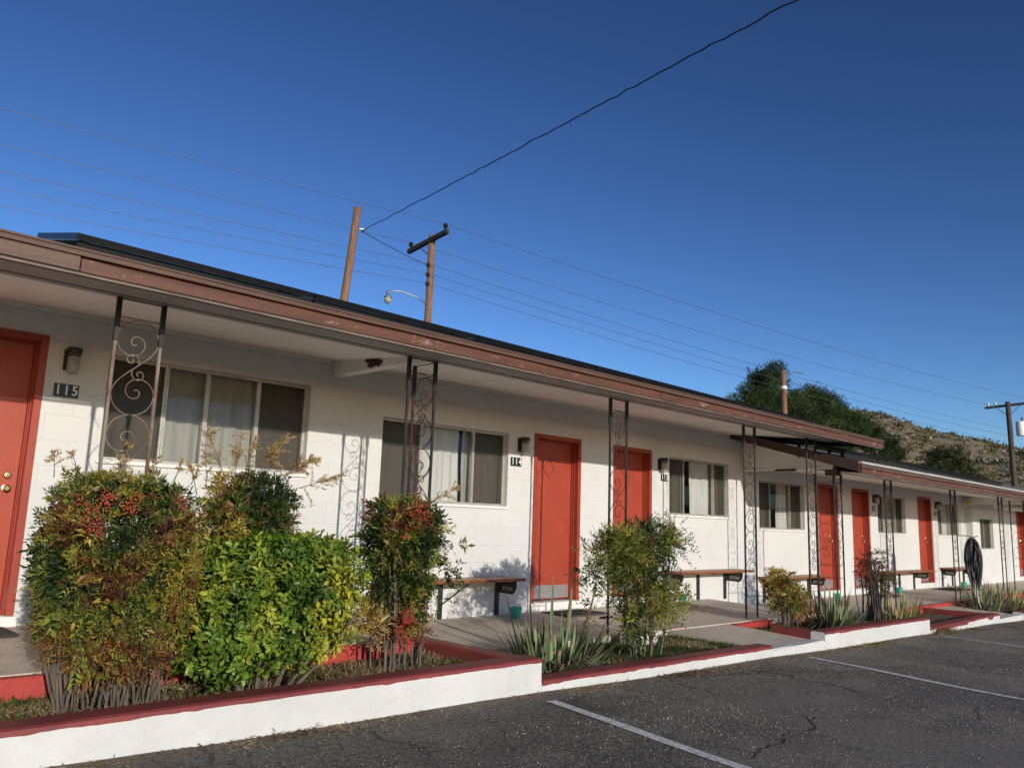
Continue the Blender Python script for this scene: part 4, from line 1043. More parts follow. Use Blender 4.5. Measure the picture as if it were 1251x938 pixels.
bench(22.40, 24.45, -.78, FL3, 'farthest plank bench, behind the hanging black hose', (22.55, 23.3, 24.2))

# teal cups
def cup(x, y, z, label):
    t = thing('teal_cup', (x, y, z), label, 'cup', 'teal cups'); m = MB()
    m.lathe([(.055, 0), (.060, .03), (.072, .115), (.078, .125), (.070, .125), (.064, .115), (.054, .02)], (x, y, z), 20); mk('bowl', m, M['teal'], t, smooth=True)
    mk('inner_sand', MB().lathe([(.062, .075), (.062, .08)], (x, y, z), 18), M['soil'], t)
cup(6.98, 6.98, FL2-.008, 'teal cup on the walkway left of door 114, behind the agave')
cup(10.66, 7.12, FL2, 'teal cup under the left end of the bench by room 113')
cup(15.4, 6.85, FL3, 'teal cup beside the bench left of the third red door')
cup(22.9, 6.9, FL3, 'teal cup under the farthest bench')
cup(18.75, 6.95, FL3, 'teal cup under the bench behind the dead-stemmed shrub')
# door mats
def doormat(x0, x1, y0, y1, z, label):
    m = MB(); m.box((x0, y0, z+.001), (x1, y1, z+.014), .003)
    for i in range(12): xx = x0+.03+(x1-x0-.06)*i/11; m.box((xx-.008, y0+.03, z+.0145), (xx+.008, y1-.03, z+.019))
    tag(mk('door_mat', m, M['rubber'], org=((x0+x1)/2, (y0+y1)/2, z)), label, 'door mat', 'door mats')
doormat(.95, 1.72, 6.75, 7.22, -.925, 'dark rubber door mat before door 115 at the left edge')
doormat(7.65, 8.40, 6.72, 7.2, -1.118, 'dark rubber door mat before door 114 behind the agave')
doormat(17.35, 18.1, 6.6, 7.15, -1.262, 'dark door mat before the fourth red door')
doormat(21.2, 22.4, 6.5, 7.1, -1.262, 'dark door mat before the farthest whole red door')

# concrete block in the weeds
tag(mk('concrete_block', MB().box((6.95, 5.20, -1.25), (7.35, 5.42, -1.10), .015), M['concrete_step'], org=(7.15, 5.3, -1.22)), 'pale concrete block in the weeds behind the yellow-green nandina', 'block')

# hose on the post
t = thing('garden_hose', (19.0, 5.55, -.02), 'black garden hose hung in long loops beside a far porch post', 'hose')
m = MB(); ax = Vector((-.25, .97, 0)).normalized()
for k in range(30):
    a = random.uniform(.015, .155); top = -.04+random.uniform(-.03, .02); bot = random.uniform(-1.12, -.85); oc = Vector((19.0+random.uniform(-.07, .07), 5.5+random.uniform(-.02, .02), 0)); pts = []
    for i in range(29):
        th = 2*PI*i/28; s1 = math.cos(th); zz = (top+bot)/2+(top-bot)/2*math.sin(th); wv = a*s1*(1-.35*(math.sin(th) < 0)*abs(math.sin(th)))
        q = oc+ax*wv; pts.append((q.x+.02*math.sin(3*th+k), q.y, zz+.012*math.sin(2*th+k*2)))
    m.tube(pts, .012, 6)
mk('hose_coil', m, M['hose'], t, smooth=True)
m = MB(); m.tube([(19.0, 5.5, -1.0), (18.9, 5.3, -1.2), (18.7, 4.95, -1.34), (19.2, 4.8, -1.36)], .012, 6); mk('hose_end', m, M['hose'], t, smooth=True)
m = MB(); m.tube([(18.64, BY-.03, .02), (18.85, 5.6, .03), (19.05, 5.5, .0), (19.05, 5.42, .03)], .009, 6); mk('hook', m, M['iron'], t)

# ------------------------------------------------------------------ shrubs
G = 'shrubs in the front planters'
B0 = spread(84, (1.78, 5.03), .28, .16, -1.13)
nandina('nandina_shrub', 'broad clipped nandina with red berries, multicoloured leaves and bare canes, leftmost bush', (1.8, 5.03, -1.12),
    [(3700, (1.71, 5.0, -.27), (.335, .25, .36), 8, .45, .05, None), (1000, (1.74, 5.0, -.66), (.33, .25, .13), 5, .6, .12, [(.3, YG), (.2, YEL), (.15, ORA), (.15, RUST), (.2, OLIVE)]),
     (430, (2.03, 4.9, -.38), (.08, .14, .30), 3, .9, .2, [(.4, YEL), (.3, YG), (.2, ORA), (.1, OLIVE)]), (260, (1.66, 4.98, .12), (.27, .22, .03), 3, 1, .3, [(.5, OLIVE), (.3, YEL), (.2, TAN)]),
     (300, (1.76, 4.82, -.80), (.28, .10, .07), 3, 1, .3, [(.3, RUST), (.3, ORA), (.3, YG), (.1, DKG)])],
    B0, spread_top(B0, (1.80, 5.03), .05, .05, -.35, 1.35), NAND, G, 9, (.034, .0115), .095, .0075,
    berries=[(1.53, 4.67, .06, 60, .035), (1.66, 4.66, .03, 70, .04), (1.46, 4.67, -.03, 70, .045), (1.50, 4.66, -.10, 36, .03), (1.40, 4.70, .04, 30, .03), (1.95, 4.68, .06, 30, .03)],
    panicles=[(x, 4.95+random.uniform(-.15, .15), .16, random.uniform(-.4, .4), 0, 1, random.uniform(.10, .2), 8) for x in (1.35, 1.5, 1.62, 1.7, 1.85, 2.0, 2.08)])
# yellow arching twig colours are in the palette of the side blob
B0 = spread(16, (2.60, 5.28), .22, .10, -1.13)
nandina('nandina_shrub', 'dark nandina rising behind the glossy green bush, topped with pale dry flower stalks', (2.6, 5.28, -1.12),
    [(1500, (2.70, 5.26, .0), (.20, .18, .22), 4, .7, .10, [(.5, DKG), (.25, GREEN), (.15, OLIVE), (.06, ORA), (.04, RUST)]),
     (420, (2.42, 5.15, -.02), (.08, .15, .22), 3, .9, .2, [(.3, YEL), (.25, ORA), (.25, OLIVE), (.2, GREEN)]), (500, (2.5, 5.2, -.45), (.35, .2, .35), 3, .7, .1, None)],
    B0, spread_top(B0, (2.6, 5.28), .05, .05, -.1, 1.3), NAND, G, 9, (.030, .011), .10, .010,
    panicles=[(2.40, 5.15, .22, -.5, 0, 1, .34, 16), (2.46, 5.15, .22, .1, 0, 1, .30, 18), (2.55, 5.2, .24, .25, 0, 1, .27, 18), (2.62, 5.15, .25, .5, -.1, .8, .32, 20), (2.72, 5.2, .24, .2, 0, 1, .24, 14), (2.80, 5.2, .22, .8, 0, .55, .34, 16), (2.88, 5.2, .16, 1, -.1, .32, .42, 18), (2.70, 5.2, .2, 1, 0, .5, .40, 14), (2.2, 5.1, .1, -.3, 0, 1, .2, 8), (2.3, 5.2, .15, -.1, 0, 1, .22, 8)],
    berries=[(2.83, 4.95, -.12, 14, .02)])
# glossy euonymus
def euonymus():
    t = thing('euonymus_bush', (2.62, 4.85, -1.12), 'rounded glossy green bush with yellow patches, second from left', 'shrub', G)
    VV = []; FF = []; CC = []; off = 0
    for bi, (n, c, h, p, pal) in enumerate([(980, (2.66, 4.93, -.55), (.48, .36, .31), 4.0, None), (420, (2.97, 4.92, -.43), (.25, .32, .22), 3.6, None), (330, (2.40, 4.86, -.78), (.30, .30, .17), 2.6, None),
                      (240, (2.86, 4.84, -.73), (.26, .26, .20), 2.6, None), (330, (2.66, 4.95, -.31), (.42, .32, .10), 3.5, [(.3, (.07, .14, .018)), (.4, (.15, .23, .025)), (.3, (.24, .29, .035))])]):
        P, Nn = in_box(n, c, h, p, .45, .12, bi+20)
        D0 = unit(Nn+np.array([0, 0, .45])+rng.normal(0, .45, (n, 3))); s_ = unit(np.cross(D0, unit(rng.normal(size=(n, 3))))); q_ = np.cross(D0, s_)
        yelw = ((P[:, 0] > 2.84) & (P[:, 2] < -.42)) | (rng.random(n) < .02)
        base = pick(P, pal or [(.10, (.045, .085, .016)), (.34, (.095, .165, .020)), (.36, (.16, .235, .028)), (.20, (.28, .31, .04))], 5, bi)
        yc = np.array([(.40, .37, .045)])*rng.uniform(.8, 1.15, (n, 1)); ym = yelw & (rng.random(n) < .42); base[ym] = yc[ym]
        for k in range(8):
            an = 2.4*k; tt = k/8
            dr = unit(D0*(.35+.5*tt)+s_*math.cos(an)+q_*math.sin(an)+rng.normal(0, .15, (n, 3)))
            nn = unit(D0*1.0-dr*.4+rng.normal(0, .25, (n, 3)))
            V, F, C2 = oval_leaves(P+D0*(.012*k), dr, nn, rng.uniform(.036, .058, n), rng.uniform(.022, .032, n), base*rng.uniform(.75, 1.3, (n, 1)))
            VV.append(V); FF += [[a+off for a in f_] for f_ in F]; CC.append(C2); off += len(V)
    mk('foliage', (np.concatenate(VV), FF), M['leaf_gloss'], t, cols=np.concatenate(CC))
    bs = spread(14, (2.62, 4.82), .14, .10, -1.13); tp = [(b[0]+(b[0]-2.62)*2.6+random.gauss(.12, .1), b[1]+random.gauss(0, .1), -.6) for b in bs]
    mk('cane', canes(bs, tp, .013), M['cane'], t)
euonymus()
B0 = spread(26, (3.80, 5.03), .17, .12, -1.13)
nandina('nandina_shrub', 'tall narrow nandina with a red berry cluster on top, before the three-legged porch post', (3.8, 5.03, -1.12),
    [(1500, (3.77, 5.02, -.11), (.22, .19, .20), 7, .55, .06, [(.25, DKG), (.25, GREEN), (.2, OLIVE), (.1, YG), (.08, YEL), (.07, ORA), (.05, RUST)]),
     (900, (3.79, 5.05, -.48), (.18, .18, .22), 3.5, .7, .15, [(.2, DKG), (.22, GREEN), (.2, OLIVE), (.12, YG), (.14, ORA), (.12, RUST)]),
     (300, (3.76, 5.0, -.76), (.18, .14, .09), 3, 1, .3, [(.3, YEL), (.25, ORA), (.2, (.38, .05, .04)), (.25, RUST)]), (110, (3.48, 5.0, -.74), (.12, .12, .12), 2, 1, .3, [(.5, TAN), (.5, YEL)]), (60, (4.10, 4.95, -.4), (.14, .1, .3), 2, 1, .3, [(.5, OLIVE), (.5, GREEN)])],
    B0, spread_top(B0, (3.80, 5.03), .04, .04, -.1, 1.3), NAND, G, 9, (.036, .0125), .10, .0085,
    berries=[(3.70, 4.74, .08, 80, .045), (3.78, 4.74, .05, 60, .04), (3.62, 4.76, -.12, 26, .025), (3.92, 4.78, -.10, 30, .03), (3.85, 4.76, .0, 24, .03)],
    panicles=[(3.95, 5.0, .10, 1, -.1, .5, .36, 14), (4.05, 5.0, -.1, 1, 0, .15, .2, 6)])
B0 = spread(12, (6.55, 4.78), .14, .09, -1.24)
nandina('nandina_shrub', 'open yellow-green nandina with feathery side shoots, right of the big agave', (6.5, 4.75, -1.23),
    [(430, (6.15, 4.80, -.22), (.27, .20, .15), 2.6, .8, .25, [(.3, OLIVE), (.1, GREEN), (.38, YG), (.17, YEL), (.05, ORA)]), (470, (6.62, 4.80, -.18), (.26, .20, .17), 2.6, .75, .25, [(.3, DKG), (.3, GREEN), (.25, OLIVE), (.15, YG)]),
     (400, (6.42, 4.80, -.52), (.30, .18, .18), 2.5, .8, .25, [(.15, DKG), (.25, GREEN), (.3, OLIVE), (.2, YG), (.1, ORA)]), (260, (6.78, 4.78, -.72), (.40, .2, .12), 2.2, 1, .3, [(.5, YG), (.3, YEL), (.2, OLIVE)]),
     (170, (6.45, 4.8, -.88), (.25, .16, .14), 2.2, 1, .3, [(.4, OLIVE), (.3, YG), (.3, DKG)]), (100, (6.96, 4.8, -.12), (.18, .14, .2), 2, 1, .4, [(.5, OLIVE), (.3, GREEN), (.2, MAR)]), (80, (5.82, 4.8, -.45), (.16, .12, .3), 2, 1, .4, [(.5, OLIVE), (.5, GREEN)])],
    B0, spread_top(B0, (6.5, 4.78), .07, .05, -.25, 1.6), NAND, G, 9, (.040, .0125), .15, .011,
    berries=[(6.85, 4.60, -.15, 40, .045), (6.30, 4.56, -.18, 20, .05), (6.25, 4.56, -.30, 16, .03)])
B0 = spread(11, (10.05, 5.1), .22, .10, -1.27)
nandina('small_shrub', 'small orange-yellow clipped shrub with pale bare stems, beside the two front porch posts', (10.1, 5.1, -1.26),
    [(300, (9.82, 5.1, -.66), (.20, .16, .13), 3, .9, .2, [(.4, YEL), (.3, ORA), (.3, OLIVE)]), (420, (10.05, 5.1, -.86), (.28, .18, .14), 3, .8, .2, [(.3, OLIVE), (.35, YEL), (.2, ORA), (.15, GREEN)]), (110, (10.3, 5.08, -1.0), (.2, .12, .10), 2, 1, .3, [(.4, ORA), (.3, (.38, .06, .04)), (.3, YEL)])],
    B0, spread_top(B0, (10.05, 5.1), .05, .04, -.8, 1.1), NAND, G, 7, (.040, .014), .09, .012)
B0 = spread(26, (12.35, 4.95), .26, .12, -1.28)
nandina('dead_stemmed_shrub', 'shrub of dark dead canes with sparse brown leaves, between two agaves', (12.4, 4.95, -1.27),
    [(230, (12.35, 4.95, -.45), (.24, .18, .24), 2.4, 1, .3, [(.4, MAR), (.3, RUST), (.3, (.16, .12, .06))]), (260, (12.55, 4.95, -.72), (.28, .18, .2), 2.4, 1, .3, [(.4, OLIVE), (.3, RUST), (.3, (.2, .13, .06))])],
    B0, spread_top(B0, (12.35, 4.95), .06, .05, -.55, 1.25), NAND, G, 7, (.034, .012), .09, .014, cane_mat='cane_dark')

# ------------------------------------------------------------------ agaves
def agave(base, n, lmin, lmax, wd, label, spreadr=.2, lean=.8, pal=None, seed=0, tall=()):
    t = thing('agave', base, label, 'agave', 'agaves in the front planters'); R = random.Random(seed); V = []; F = []; C = []
    pal = pal or [(.20, .26, .13), (.16, .22, .10), (.11, .16, .07), (.26, .30, .15), (.30, .24, .13)]
    specs = [(R.uniform(0, 2*PI), R.random()) for _ in range(n)]
    items = []
    for i, (a, q) in enumerate(specs):
        rad = spreadr*math.sqrt(R.random()); bx = base[0]+rad*math.cos(a); by = base[1]+rad*math.sin(a)*.7
        items.append((bx, by, a+R.uniform(-.4, .4), lean*(q**.8), R.uniform(lmin, lmax)*(1-.25*q), wd*R.uniform(.6, 1.1)))
    for it in tall: items.append((base[0]+it[0], base[1]+it[1], it[2], it[3], it[4], it[5]))
    for (bx, by, a, tilt, L, w_) in items:
        d = Vector((math.cos(a)*math.sin(tilt), math.sin(a)*math.sin(tilt), math.cos(tilt))); side = d.cross(Vector((-math.sin(a)*.3+math.cos(a), math.sin(a), .01))).normalized()
        if abs(side.length-1) > .1: side = Vector((1, 0, 0))
        nrm = side.cross(d); c = Vector(R.choice(pal)); c = c*R.uniform(.8, 1.2); droop = R.uniform(-.12, .28)*tilt*L; o = len(V); K = 8
        for k in range(K+1):
            s = k/K; ww = w_*(.62+.75*s if s < .35 else (1-((s-.35)/.65)**1.5)*.88)*.5; ww = max(ww, .0008)
            cen = Vector((bx, by, base[2]-.02))+d*L*s-Vector((0, 0, 1))*droop*s*s+nrm*.02*math.sin(s*3)*L
            V += [tuple(cen+side*ww+nrm*ww*.38), tuple(cen-nrm*ww*.20), tuple(cen-side*ww+nrm*ww*.38)]
        for k in range(K):
            for j in range(2): F.append((o+3*k+j, o+3*(k+1)+j, o+3*(k+1)+j+1, o+3*k+j+1)); cc = c*(1.0); \
                (C.append((.20, .12, .06)) if k == K-1 else C.append(tuple(cc)))
    mk('leaf_rosette', (np.array(V), F), M['leaf_agave'], t, cols=np.array(C), smooth=True)
    # withered skirt
    m = MB()
    for _ in range(int(n*.5)):
        a = R.uniform(0, 2*PI); l_ = R.uniform(.12, .3); b_ = Vector((base[0]+spreadr*.7*math.cos(a), base[1]+spreadr*.5*math.sin(a), base[2]))
        m.tube([b_, b_+Vector((math.cos(a)*l_*.5, math.sin(a)*l_*.5, l_*.45)), b_+Vector((math.cos(a)*l_, math.sin(a)*l_, l_*.15))], [.008, .006, .002], 4)
    mk('withered_leaf', m, M['cane'], t)
M['leaf_agave'] = leafmat('agave_leaf', .42, .08, .45)
agave((5.32, 4.86, -1.22), 230, .20, .56, .058, 'biggest and nearest agave, grey-green swords before door 114', .30, .95, seed=3,
      tall=[(.02, 0, 1.3, .04, .86, .056), (-.12, .05, 2.5, .12, .80, .052), (.14, .02, .2, .20, .82, .058), (.22, .0, -.3, .34, .84, .060), (-.26, .05, 2.9, .30, .84, .030), (.30, .0, -.6, .62, .74, .05), (.34, -.08, -.9, .80, .50, .05), (-.30, -.1, 3.6, .60, .62, .04), (.05, .05, 1.0, .02, .78, .05), (.12, -.18, -1.5, .3, .5, .05), (.28, -.15, -1.2, .75, .52, .05), (-.35, -.05, 3.1, 1.05, .6, .03)])
agave((10.75, 4.85, -1.26), 110, .36, .66, .054, 'fan-shaped green agave behind the stepped-up planter wall', .22, 1.0, seed=5, tall=[(0, 0, 1, .05, .68, .055), (.1, 0, 0, .3, .62, .05), (-.1, 0, 3, .32, .6, .05)])
agave((13.15, 4.95, -1.38), 130, .34, .66, .044, 'yellow-green agave clump at the end of the tall white planter, beside the dead shrub', .34, 1.0, [(.26, .30, .09), (.34, .33, .10), (.20, .25, .08), (.40, .30, .14)], 8, tall=[(-.1, 0, 2, .12, .70, .05), (.0, 0, 1, .2, .66, .05), (.1, 0, 0, .5, .8, .03)])
agave((17.75, 5.02, -1.40), 150, .38, .68, .046, 'wide low agave clump in the farthest planter, left half darker', .46, 1.05, [(.13, .16, .09), (.22, .24, .11), (.28, .24, .14)], 11)
agave((18.9, 4.92, -1.40), 150, .38, .72, .046, 'yellowish agave clump at the right edge, in the farthest planter', .5, 1.0, [(.28, .31, .10), (.34, .34, .13), (.38, .30, .14)], 12)
agave((14.15, 4.34-.22, asz(14)-.0), 14, .06, .14, .010, 'small dry weed tuft on the asphalt at the foot of the low kerb', .12, 1.2, [(.30, .27, .12), (.22, .24, .08)], 15) if False else None
# weed tuft at the kerb corner
def tuft():
    n = 420; P = np.stack([rng.normal(13.0, .16, n), 4.20+rng.normal(0, .05, n), np.full(n, asz(13.0)+.005)], 1)
    D = unit(rng.normal(0, .7, (n, 3))*np.array([1, 1, .3])+np.array([0, 0, .9])); V, F, C2 = leaves(P, D, unit(rng.normal(size=(n, 3))), rng.uniform(.04, .13, n), np.full(n, .007), pick(P, [(.4, STRAW), (.4, (.16, .17, .05)), (.2, DSTRAW)], 3, 1))
    tag(mk('weed_tuft', (V, F), M['dry'], org=(13.0, 4.2, -1.39), cols=C2), 'dry weed tuft on the asphalt at the foot of the far kerb step', 'weed', None, 'stuff')
tuft()

# ------------------------------------------------------------------ utility poles and wires
def pole(name, x, y, z0, z1, r_, mat, label, lean=(0, 0)):
    t = thing(name, (x, y, z0), label, 'utility pole', 'wooden utility poles'); n = 10
    pts = [(x+lean[0]*(i/n)+.01*math.sin(i*1.7), y+lean[1]*(i/n), z0+(z1-z0)*i/n) for i in range(n+1)]
    mk('pole_shaft', MB().tube(pts, [r_*(1.25-.25*i/n) for i in range(n+1)], 14), M[mat], t, smooth=True); return t
p1 = pole('utility_pole', 10.42, 18, -2.6, 8.28, .098, 'pole', 'bare-topped orange-brown pole holding the thick cable, left of the lamp pole', (1.02, 0))
mk('cable_hook', MB().tube([(11.47, 17.9, 7.66), (11.56, 17.85, 7.68), (11.58, 17.95, 7.60)], .02, 6), M['steel'], p1)
p2 = pole('utility_pole', 15.55, 20, -2.6, 9.12, .112, 'pole', 'pole with tilted black crossarm and a street lamp, right of the bare-topped pole', (.05, 0))
o = mk('crossarm', MB().add([(15.50+s_*.06, y_, z_+dz) for (y_, z_) in ((21.12, 8.80), (19.10, 9.04)) for s_ in (-1, 1) for dz in (-.07, .07)], [(0, 1, 3, 2), (4, 6, 7, 5), (0, 4, 5, 1), (2, 3, 7, 6), (0, 2, 6, 4), (1, 5, 7, 3)]), M['arm'], p2)
for (y_, z_) in ((21.0, 8.90), (19.22, 9.12)): mk('insulator', MB().lathe([(.03, 0), (.03, .06), (.08, .07), (.06, .12), (.085, .13), (.05, .2), (.03, .21)], (15.5, y_, z_), 12), M['insul'], o)
mk('arm_brace', MB().tube([(15.48, 20.55, 8.84), (15.48, 20.0, 8.45)], .018, 5), M['arm'], p2)
for z_ in (8.05, 7.73, 7.42): mk('insulator', MB().lathe([(.05, -.06), (.08, -.03), (.05, 0), (.08, .03), (.05, .06)], (15.38, 19.86, z_), 10), M['insul'], p2)
sl_ = MB(); sl_.tube([(15.50, 19.95, 6.78), (15.1, 20.1, 6.98), (14.70, 20.3, 7.10), (14.36, 20.4, 7.04), (14.28, 20.4, 6.94)], .022, 6)
o = mk('lamp_arm', sl_, M['steel'], p2, smooth=True)
mk('lamp_hood', MB().lathe([(.04, .24), (.055, .18), (.055, .11), (.115, .04), (.125, 0), (.05, .0)][::-1], (14.27, 20.4, 6.80), 16), M['steel'], o, smooth=True)
mk('lamp_bowl', MB().lathe([(.03, -.17), (.09, -.13), (.125, -.05), (.12, 0)], (14.27, 20.4, 6.79), 16), M['lampglass'], o, smooth=True)
p3 = pole('utility_pole', 35.47, 18, -2.6, 7.52, .125, 'pole', 'short orange-brown pole with a thin lamp arm, in front of the pines')
mk('lamp_arm', MB().tube([(35.6, 18, 7.2), (36.3, 17.9, 7.55), (37.2, 17.8, 7.62)], .03, 6), M['steel'], p3)
mk('pole_band', MB().lathe([(.15, 0), (.15, .16)], (35.47, 18, 6.6), 14), M['white_metal'], p3)
p4 = pole('utility_pole', 57.3, 14, -2.6, 8.40, .14, 'pole_dark', 'dark pole with crossarm and white transformer at the right edge, before the hill', (-.5, 0))
o = mk('crossarm', MB().add([(56.85+s_*.06, y_, z_+dz) for (y_, z_) in ((15.3, 8.10), (12.5, 8.26)) for s_ in (-1, 1) for dz in (-.07, .07)], [(0, 1, 3, 2), (4, 6, 7, 5), (0, 4, 5, 1), (2, 3, 7, 6), (0, 2, 6, 4), (1, 5, 7, 3)]), M['pole_dark'], p4)
for y_ in (15.1, 14.7, 13.0, 12.7): mk('insulator', MB().lathe([(.03, 0), (.08, .07), (.06, .12), (.05, .2)], (56.85, y_, 8.22), 10), M['white_metal'], o)
mk('arm_brace', MB().tube([(56.8, 14.7, 8.1), (56.82, 14.0, 7.5)], .02, 5), M['pole_dark'], p4); mk('arm_brace', MB().tube([(56.8, 13.3, 8.15), (56.82, 14.0, 7.5)], .02, 5), M['pole_dark'], p4)
o = mk('transformer', MB().lathe([(.10, .92), (.24, .88), (.25, .80), (.25, .06), (.22, 0)][::-1], (57.0, 13.45, 6.25), 16), M['white_metal'], p4, smooth=True)
mk('bushing', MB().lathe([(.03, 0), (.05, .1), (.03, .25)], (57.0, 13.35, 7.15), 8), M['insul'], o)
mk('guy_bracket', MB().tube([(57.05, 14.1, 5.6), (56.6, 13.6, 5.5)], .02, 5), M['pole_dark'], p4)

def wire(name, pts, label, r_=.009, sag=.25, mat='wire_far', n=24, group='overhead wires', wob=0):
    P = [Vector(p) for p in pts]; out = []
    for a, b in zip(P, P[1:]):
        L = (b-a).length; s_ = sag*(L/40)**2
        for i in range(n):
            t = i/n; q = a.lerp(b, t); q.z -= 4*s_*t*(1-t)
            if wob: q += Vector([random.gauss(0, wob) for _ in range(3)])
            out.append(q)
    out.append(P[-1]); base = out[0]
    mb = MB().tube(out, r_, 4)
    return tag(mk(name, mb, M[mat], org=tuple(base)), label, 'wire', group)
def lerpx(p, q, X):
    t = (X-p[0])/(q[0]-p[0]); return tuple(p[i]+(q[i]-p[i])*t for i in range(3))
att = {'A': ((15.5, 19.22, 9.30), (0.166, .4415)), 'B': ((15.5, 21.0, 9.10), (.171, .3995)), 'C': ((15.38, 19.8, 8.06), (.175, .370)), 'D': ((15.38, 19.8, 7.74), (.1775, .350)), 'E': ((15.38, 19.8, 7.42), (.1795, .3305))}
ends = {'A': (56.85, 12.7, 8.42), 'B': (56.85, 15.1, 8.3), 'C': (57.0, 13.8, 6.6), 'D': (57.0, 13.8, 6.2), 'E': (57.0, 13.8, 5.8)}
names = {'A': 'highest thin wire, running over the tip of the tilted crossarm', 'B': 'second thin wire, ending on the lower end of the tilted crossarm', 'C': 'third thin wire from the top, tied to the lamp pole below its arm',
         'D': 'fourth thin wire from the top, tied midway down the lamp pole', 'E': 'lowest thin wire of the bundle crossing the lamp pole'}
for k, (a, (rx, rz)) in att.items():
    # where the wire passes at the left of the picture, on a line heading slightly away
    Y_ = (a[1]+a[0]*.146)/(1+.146*rx); L0 = (rx*Y_, Y_, rz*Y_); far = lerpx(a, L0, -14)
    wire('overhead_wire', [far, a, ends[k]], names[k], .008, .35)
wire('overhead_wire', [(11.55, 17.9, 7.62), (15.40, 19.85, 8.02)], 'short wire from the bare-topped pole down to the lamp pole', .012, 3.0)
A_ = Vector((11.57, 17.9, 7.64)); d_ = (Vector((8.7, 4.2, 6.55))-A_)
wire('service_cable', [A_, A_+d_*2.3], 'thick black twisted cable rising from the bare-topped pole to the top of the photo', .011, .12, 'wire', 160, wob=.008)
pts = [A_+d_*t+Vector((.02*math.sin(t*260), 0, .02*math.cos(t*260)-.12*4*0)) for t in np.linspace(0, .0, 2)]

# ------------------------------------------------------------------ trees and scrub
def tree(name, label, base, lobes, trunk, pal, nper=330, leaf=.16, group=None, needle=True, seed=1, rt=.28):
    t = thing(name, base, label, 'tree', group); VV = []; FF = []; CC = []; off = 0
    for i, (c, h) in enumerate(lobes):
        n = int(nper*2.6*(h[0]*h[1]*h[2])**(2/3)); P, Nn = in_box(n, c, h, 2.2, .7, .35, seed*10+i)
        g = vnoise(P, 1.1, seed+i); P = P+Nn*(g[:, None])*.18; br_ = random.uniform(.55, 1.6)
        D = unit(Nn*.8+rng.normal(0, .6, (n, 3))+np.array([0, 0, .3])); N_ = unit(np.cross(D, unit(rng.normal(size=(n, 3)))))
        V, F, C2 = leaves(P, D, N_, rng.uniform(.6, 1.4, n)*leaf, rng.uniform(.4, .8, n)*leaf, pick(P, pal, .8, i)*br_)
        VV.append(V); FF += [[a+off for a in f_] for f_ in F]; CC.append(C2); off += len(V)
    mk('crown', (np.concatenate(VV), FF), M['needle'], t, cols=np.concatenate(CC))
    m = MB(); b_ = Vector(base); tp = Vector(trunk)
    m.tube([b_.lerp(tp, i/6)+Vector((.1*math.sin(i*2), .1*math.cos(i), 0)) for i in range(7)], [rt*(1-.6*i/6) for i in range(7)], 8)
    for (c, h) in lobes[:14]:
        s0 = b_.lerp(tp, random.uniform(.45, .85)); m.tube([s0, s0.lerp(Vector(c), .5)+Vector((0, 0, -.2)), Vector(c)], [rt*.35, rt*.22, rt*.08], 5)
    mk('trunk', m, M['bark'], t)
PINE = [(.4, (.018, .032, .010)), (.38, (.036, .058, .018)), (.18, (.066, .092, .028)), (.04, (.10, .12, .04))]
def lobes_for(cx_, cy_, zlo, ztop, w_, n, seed):
    R = random.Random(seed); out = []
    for i in range(n):
        q = i/(n-1); z = zlo+(ztop-zlo)*q; wr = w_*(1.05-.8*q**1.8)*R.uniform(.25, 1.0); a = R.uniform(0, 2*PI); s_ = R.uniform(.65, 1.15)*(1.2-.25*q)
        out.append(((cx_+wr*math.cos(a), cy_+wr*math.sin(a), z), (s_*1.15, s_*1.15, s_*.85)))
    return out
def az2(px_ratio, Y_): return px_ratio*Y_
PG = 'pines behind the far wing'
PL = {
 'tallest pine, leftmost, its two-lobed top rising behind the short lamp pole': [(57.7, 12.32, .81), (55.0, 11.21, .84), (53.2, 10.1, .58), (51.7, 9.23, .46), (56.8, 10.78, 1.05), (54.8, 9.69, .84), (58.3, 9.83, .94), (56.1, 9.04, .85), (52.5, 8.61, .58), (56.4, 11.6, .6), (58.9, 11.5, .5), (53.6, 9.2, .6)],
 'bushy pine just right of the short lamp pole': [(60.8, 10.4, .91), (63.0, 11.16, .8), (61.7, 9.52, .92), (64.1, 10.0, .88), (60.0, 9.19, .77), (62.8, 8.71, .79), (61.6, 10.9, .5)],
 'pine with a rounded dark crown in the middle of the sloping row': [(65.5, 11.45, .76), (67.4, 11.19, .85), (65.7, 10.0, .96), (68.3, 10.01, .85), (65.0, 8.74, .89), (67.9, 8.9, .85), (66.3, 10.8, .6)],
 'lower pine second from the right of the row, above the end of the near roof': [(70.0, 10.86, .73), (71.6, 9.95, .96), (69.5, 9.07, .86), (73.3, 9.02, .83), (71.1, 8.07, .73), (72.6, 10.4, .45)],
 'last and lowest pine of the row, against the bare hill': [(74.7, 10.06, .77), (76.8, 9.37, .94), (79.9, 8.6, .89), (75.6, 8.18, .93), (82.0, 7.7, .75), (78.7, 7.38, .8)]}
for i_, (lb, L_) in enumerate(PL.items()):
    lobes = [((x, 30+random.uniform(-.3, .3), z), (q*1.2, q*1.0, q*.92)) for x, z, q in L_]+[((x*1.035+random.uniform(-.4, .4), 31.05, z*1.035-.35), (q*1.05, q*.9, q*.75)) for x, z, q in L_]
    mx_ = sum(x for x, z, q in L_)/len(L_); tz = max(z for x, z, q in L_)
    lobes += [((mx_+random.uniform(-2.2, 2.2), 30.4+random.uniform(-1, 1), tz-3.4-random.uniform(0, 2.4)), (1.1, 1.0, .75)) for _ in range(6)]
    tree('pine_tree', lb, (mx_, 30.4, -2.6), lobes, (mx_+.3, 30.4, tz-1.0), PINE, 900, .125, PG, seed=i_+1, rt=.2)
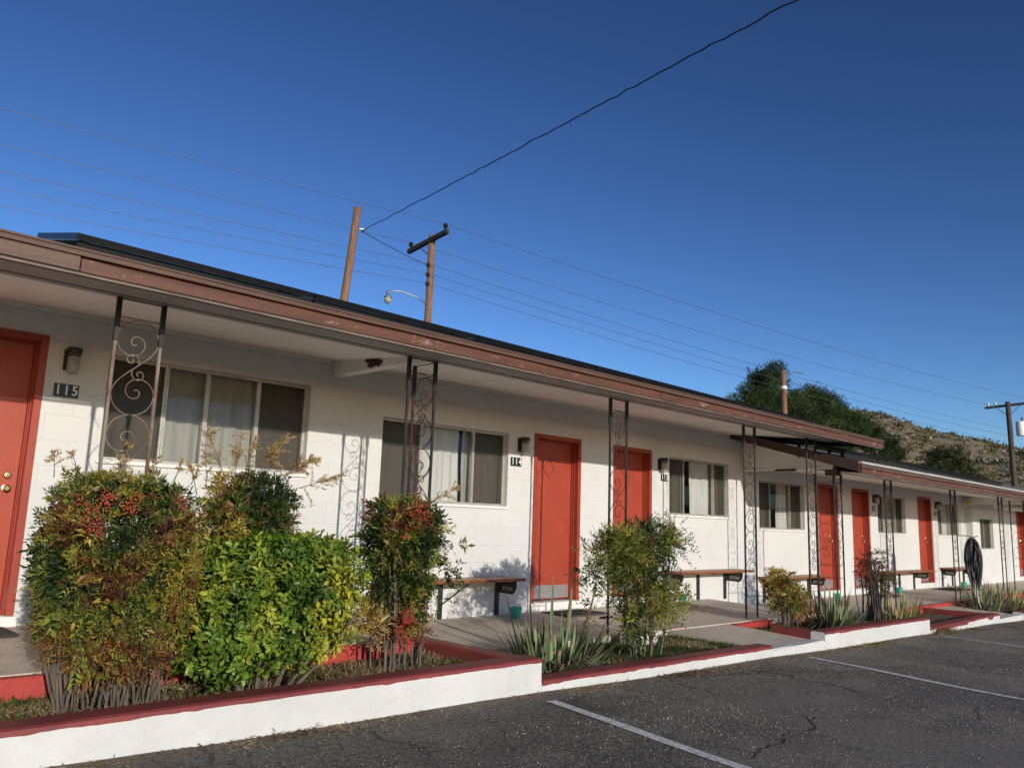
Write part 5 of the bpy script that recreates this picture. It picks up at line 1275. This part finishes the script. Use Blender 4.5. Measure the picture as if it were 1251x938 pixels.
tree('round_tree', 'single round dark olive tree standing on the hillside behind the far roof', (113, 35, -1.5), lobes_for(112.5, 35, 3.5, 9.4, 5.2, 22, 9)+[((112, 35, 9.3), (2.4, 2.4, 1.8)), ((108, 35, 7.2), (2.2, 2.2, 1.8)), ((117, 35, 7.4), (2.2, 2.2, 1.8))], (112.5, 35, 8), [(.4, (.028, .034, .014)), (.4, (.045, .052, .02)), (.2, (.08, .085, .035))], 420, .26, None, seed=6)

# hillside scrub, too many to count
def scrub():
    VV = []; FF = []; CC = []; off = 0
    for _ in range(4200):
        az = random.uniform(57, 92); rr_ = random.uniform(110, 300); c = hillpt(az, rr_); n = 26; s_ = random.uniform(.3, .9)*random.choice((1, 1, 1.5)); P = np.array(c)+rng.normal(0, 1, (n, 3))*np.array([s_*.6, s_*.6, s_*.32])+np.array([0, 0, s_*.3])
        D = unit(rng.normal(size=(n, 3))); col = np.array(random.choice([(.07, .075, .03), (.11, .11, .045), (.16, .145, .06), (.24, .20, .10)]))
        V, F, C2 = leaves(P, D, unit(rng.normal(size=(n, 3))), np.full(n, s_*.55), np.full(n, s_*.4), np.tile(col, (n, 1))*rng.uniform(.7, 1.3, (n, 1)))
        VV.append(V); FF += [[a+off for a in f_] for f_ in F]; CC.append(C2); off += len(V)
    return np.concatenate(VV), FF, np.concatenate(CC)
V, F, C2 = scrub(); tag(mk('hillside_scrub', (V, F), M['needle'], cols=C2), 'low olive desert scrub dotted over the dry hillside', 'scrub', None, 'stuff')
def rocks():
    mb = MB()
    for _ in range(900):
        az = random.uniform(60, 90); rr_ = random.uniform(140, 262); c = hillpt(az, rr_); s_ = random.uniform(.12, .45)*random.choice((1, 1, 1, 1.7)); o = len(mb.v); mb.sphere(c, s_, 6, 4)
        for i in range(o, len(mb.v)): v = mb.v[i]; mb.v[i] = (v[0]+random.gauss(0, s_*.22), v[1]+random.gauss(0, s_*.22), v[2]*1+random.gauss(0, s_*.18))
    return mb
tag(mk('hillside_rocks', rocks(), simple('pale_hill_rock', (.30, .26, .21), .9, .2, .6, .3)), 'pale rocks scattered over the dry hillside', 'rocks', None, 'stuff')
